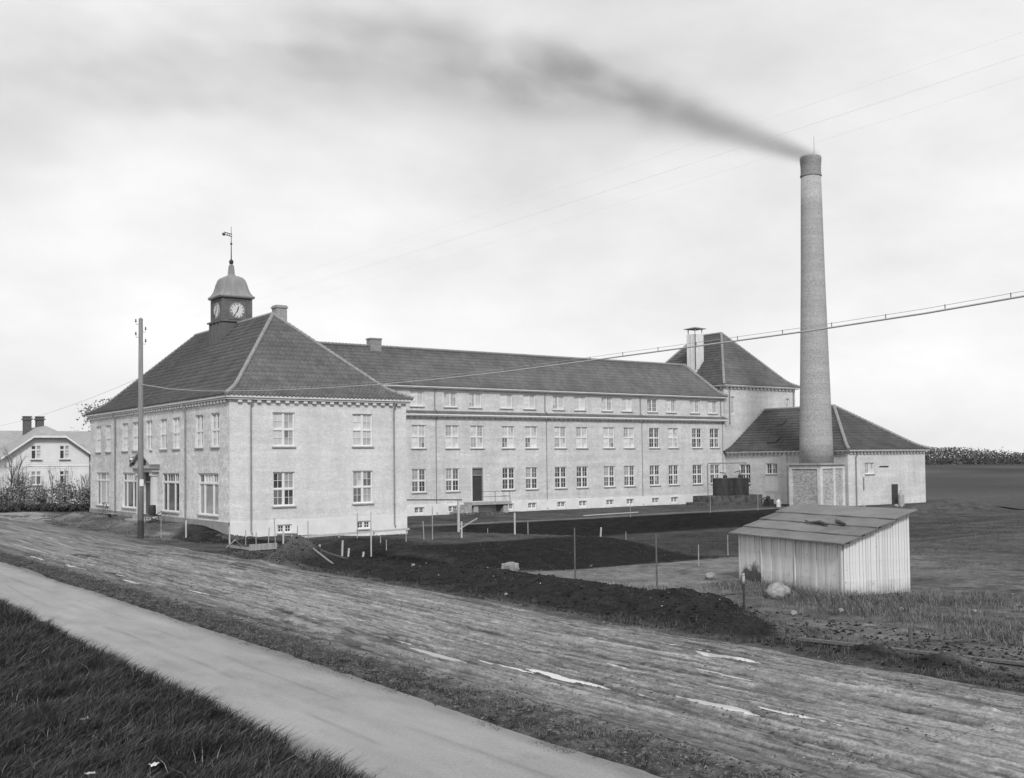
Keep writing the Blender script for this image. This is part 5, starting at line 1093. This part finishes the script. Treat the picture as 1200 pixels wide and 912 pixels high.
wire('service_wire', (20.9, 67.38, 9.9), (21.5, 150, 9.2), 1.2, .008, 'pipe', 'thin wire running from the pole away to the left over the house')

# ================================================================== bits by the doors
def bicycle(x, y, z, rz, lab):
    T = thing('bicycle', lab, 'bicycle', (x, y, z), rz)
    for wx_ in (-.53, .53):
        mb = MB(); ring = [(wx_+.33*math.cos(t), 0, .34+.33*math.sin(t)) for t in [2*math.pi*i/24 for i in range(25)]]; mb.tube(ring, .018, 6, cap=False)
        for i in range(12): t = 2*math.pi*i/12; mb.tube([(wx_, 0, .34), (wx_+.32*math.cos(t), 0, .34+.32*math.sin(t))], .003, 3, cap=False)
        mb.obj('wheel', 'dark', T)
    mb = MB()
    for a_, b_ in (((-.53, .34), (-.15, .85)), ((-.53, .34), (-.05, .3)), ((-.05, .3), (-.15, .9)), ((-.05, .3), (.35, .8)), ((-.14, .82), (.33, .85)), ((.33, .95), (.53, .34))): mb.tube([(a_[0], 0, a_[1]), (b_[0], 0, b_[1])], .016, 6)
    mb.obj('frame', 'dark', T)
    mb = MB(); mb.box(-.28, -.02, -.07, .07, .9, .95); mb.obj('saddle', 'dark', T)
    mb = MB(); mb.tube([(.2, -.25, .98), (.36, -.2, 1.02), (.34, 0, .98), (.36, .2, 1.02), (.2, .25, .98)], .013, 6); mb.obj('handlebar', 'iron', T)
bicycle(24.35, 87.6, hz(24.35, 87.6)-.0, -1.35, 'dark bicycle leaning by the downpipe under the street side windows')
HCT = thing('handcart', 'small dark handcart with a drum standing beside the entrance step', 'handcart', (24.0, 74.9, hz(24.0, 74.9)), .4)
mb = MB(); mb.box(-.5, .5, -.3, .3, .42, .5); mb.box(-.5, -.46, -.3, .3, .5, .62); mb.tube([(.5, -.25, .46), (1.1, -.25, .75)], .025, 6); mb.tube([(.5, .25, .46), (1.1, .25, .75)], .025, 6); mb.obj('bed', 'wood_dark', HCT)
for s in (-.34, .34):
    mb = MB(); mb.tube([(.28*math.cos(t), s, .3+.28*math.sin(t)) for t in [2*math.pi*i/16 for i in range(17)]], .022, 5, cap=False)
    for i in range(6): t = math.pi*i/3; mb.tube([(0, s, .3), (.27*math.cos(t), s, .3+.27*math.sin(t))], .012, 4)
    mb.obj('wheel', 'dark', HCT)
o = MB().lathe([(.24, .503), (.27, .7), (.27, 1.0), (.24, 1.2)], (0, 0), 16).obj('drum', 'iron'); o.location = HCT.location; tag(o, 'dark metal drum sitting on the small handcart', 'drum')
BN = thing('low_bench', 'low dark bench on the forecourt left of the telegraph pole', 'bench', (23.9, 84.0, hz(23.9, 84)), 1.5)
mb = MB(); mb.box(-1, 1, -.16, .16, .3, .36); mb.obj('seat', 'wood', BN)
for s in (-.85, .85): mb = MB(); mb.box(s-.04, s+.04, -.14, .14, 0, .3); mb.obj('leg', 'wood_dark', BN)
# machine and milk churn by the chimney base, gas cylinder at the boiler house
MC = thing('small_engine', 'dark machine with a flywheel standing left of the chimney base', 'engine', (83.0, 71.2, -.45))
mb = MB(); mb.box(-.5, .5, -.45, .45, 0, .35); mb.box(-.4, .4, -.3, .3, .35, .95); mb.lathe([(.2, .95), (.24, 1.15), (.1, 1.3)], (-.1, 0), 10); mb.obj('engine_body', 'iron', MC)
mb = MB(); mb.tube([(-.48+.0*t, .48*math.cos(t), .65+.48*math.sin(t)) for t in [2*math.pi*i/18 for i in range(19)]], .04, 5, cap=False)
for i in range(3): t = math.pi*i/3; mb.tube([(-.48, -.46*math.cos(t), .65-.46*math.sin(t)), (-.48, .46*math.cos(t), .65+.46*math.sin(t))], .025, 4)
mb.obj('flywheel', 'iron', MC)
o = MB().lathe([(.22, 0), (.24, .7), (.13, .85), (.13, .98), (.17, 1.0)], (0, 0), 16).obj('milk_churn', 'trim'); o.location = (82.9, 69.9, -.42); tag(o, 'pale round churn standing between the engine and chimney base', 'churn')
o = MB().lathe([(.3, 0), (.3, 1.1), (.2, 1.3), (.08, 1.4), (.08, 1.55)], (0, 0), 16).obj('gas_cylinder', 'sill'); o.location = (95.9, 65.2, -.4); tag(o, 'grey upright cylinder against the boiler house wall', 'cylinder')
mb = MB(); mb.box(95.6, 96.6, EY0-.06, EY0-.005, -.5, 1.75); tag(mb.obj('hatch_door', 'dark'), 'dark low door in the boiler house wall behind the cylinder', 'door')
for i, (x, y, r) in enumerate(((94.6, 64.9, .28), (95.0, 64.6, .2), (89.9, 65.3, .22))): boulder(x, y, r, ('dark lump of slag at the boiler house foot left of the cylinder', 'smaller lump of slag beside the grey cylinder', 'dark lump at the foot of the boiler house downpipe')[i], 'plinth_dark')
# rubble by the doorsteps
n = 500; Xc = 52.6+rng.random(n)*4.5; Yc_ = 79.2+rng.random(n)*2.0; clods('rubble', Xc, Yc_, .06+.16*rng.random(n)**1.5, 'soil', .03+.1*rng.random(n), .8)
n = 260; Xc = 24.3+rng.random(n)*1.6; Yc_ = 61.2+rng.random(n)*2.2; clods('rubble', Xc, Yc_, .06+.12*rng.random(n), 'soil', .03+.06*rng.random(n))

# ================================================================== smoke
rings, nn = [], 16; path_s = [(-1, -.1), (2, .1), (4, .25), (9, .6), (14, .95), (20, 1.4), (25, 1.8), (30, 1.35), (36, .7), (45, .4), (52, -.8), (63, -4.2), (78, -9), (96, -15)]
zc = lambda s: float(np.interp(s, [p[0] for p in path_s], [p[1] for p in path_s]))
mb = MB(); ss = [-.9, 0, 2, 5, 10, 16, 24, 34, 46, 60, 78, 96]
for s in ss: rr = 1.0+max(0, s)*.17; mb.v += [(-s, rr*math.cos(2*math.pi*j/nn), zc(s)+rr*math.sin(2*math.pi*j/nn)) for j in range(nn)]
for k in range(len(ss)-1):
    for j in range(nn): mb.f.append((k*nn+j, k*nn+(j+1) % nn, (k+1)*nn+(j+1) % nn, (k+1)*nn+j)); mb.m.append(0)
mb.f.append(tuple(range(nn))); mb.m.append(0); mb.f.append(tuple(reversed(range((len(ss)-1)*nn, len(ss)*nn)))); mb.m.append(0)
V = bpy.data.materials.new('smoke'); V.use_nodes = True; n_, l_ = V.node_tree.nodes, V.node_tree.links; n_.clear()
def N(t, op=None, **k):
    q = n_.new(t)
    if op: q.operation = op
    return q
def M_(op, a, b=None, c=None):
    q = N('ShaderNodeMath', op)
    for i, v in enumerate((a, b, c)):
        if v is None: continue
        if isinstance(v, (int, float)): q.inputs[i].default_value = v
        else: l_.new(v, q.inputs[i])
    return q.outputs[0]
tc = N('ShaderNodeTexCoord'); sx3 = N('ShaderNodeSeparateXYZ')
nz2 = N('ShaderNodeTexNoise'); nz2.inputs['Scale'].default_value = .16; nz2.inputs['Detail'].default_value = 3
mpp = N('ShaderNodeMapping'); mpp.inputs['Scale'].default_value = (.55, 1.3, 1.3); l_.new(tc.outputs['Object'], mpp.inputs[0]); l_.new(mpp.outputs[0], nz2.inputs[0])
l_.new(tc.outputs['Object'], sx3.inputs[0]); s_n = M_('MULTIPLY', sx3.outputs[0], -1)
cr = N('ShaderNodeFloatCurve'); cv = cr.mapping.curves[0]
while len(cv.points) > 2: cv.points.remove(cv.points[1])
ZL = lambda z: (z+16)/20
cv.points[0].location = (0, ZL(zc(0))); cv.points[1].location = (1, ZL(zc(96)))
for s, z in path_s[1:-1]: cv.points.new(s/96, ZL(z))
cr.mapping.update(); l_.new(M_('DIVIDE', s_n, 96.), cr.inputs['Value']); zcn = M_('SUBTRACT', M_('MULTIPLY', cr.outputs[0], 20.), 16.)
wob = M_('MULTIPLY', M_('SUBTRACT', nz2.outputs[0], .5), M_('MULTIPLY', M_('MAXIMUM', s_n, 0), .12))
dz = M_('SUBTRACT', M_('SUBTRACT', sx3.outputs[2], zcn), wob); dy = sx3.outputs[1]
r2_ = M_('ADD', M_('MULTIPLY', dz, dz), M_('MULTIPLY', dy, dy)); Rr = M_('ADD', M_('MULTIPLY', M_('MAXIMUM', s_n, 0), .067), .55)
q = M_('DIVIDE', r2_, M_('MULTIPLY', Rr, Rr)); fall = M_('POWER', 2.718, M_('MULTIPLY', q, -1.1)); 
nz3 = N('ShaderNodeTexNoise'); nz3.inputs['Scale'].default_value = .32; nz3.inputs['Detail'].default_value = 4; l_.new(mpp.outputs[0], nz3.inputs[0])
brk = N('ShaderNodeMapRange'); brk.inputs[1].default_value = .36; brk.inputs[2].default_value = .62; brk.inputs[3].default_value = .15; brk.inputs[4].default_value = 1.6; l_.new(nz3.outputs[0], brk.inputs[0])
blend = N('ShaderNodeMapRange'); blend.inputs[1].default_value = 5; blend.inputs[2].default_value = 25; l_.new(s_n, blend.inputs[0])
mixb = N('ShaderNodeMix'); l_.new(blend.outputs[0], mixb.inputs[0]); mixb.inputs[2].default_value = 1.1; l_.new(brk.outputs[0], mixb.inputs[3])
fade = N('ShaderNodeMapRange'); fade.inputs[1].default_value = 26; fade.inputs[2].default_value = 58; fade.inputs[3].default_value = .46; fade.inputs[4].default_value = .27; l_.new(s_n, fade.inputs[0])
dens = M_('MULTIPLY', M_('MULTIPLY', M_('DIVIDE', fade.outputs[0], Rr), fall), mixb.outputs[0])
pv = N('ShaderNodeVolumePrincipled'); pv.inputs['Color'].default_value = (.42, .42, .42, 1); pv.inputs['Anisotropy'].default_value = .2; l_.new(dens, pv.inputs['Density'])
ou = N('ShaderNodeOutputMaterial'); l_.new(pv.outputs[0], ou.inputs['Volume'])
me = mb.mesh('smoke', V)
import bmesh
bm_ = bmesh.new(); bm_.from_mesh(me); bmesh.ops.recalc_face_normals(bm_, faces=bm_.faces); bm_.to_mesh(me); bm_.free(); SMK = link('smoke', me, None, (CX, CYc, 33.9)); SMK['kind'] = 'stuff'; SMK['label'] = 'dark coal smoke drifting from the chimney top'
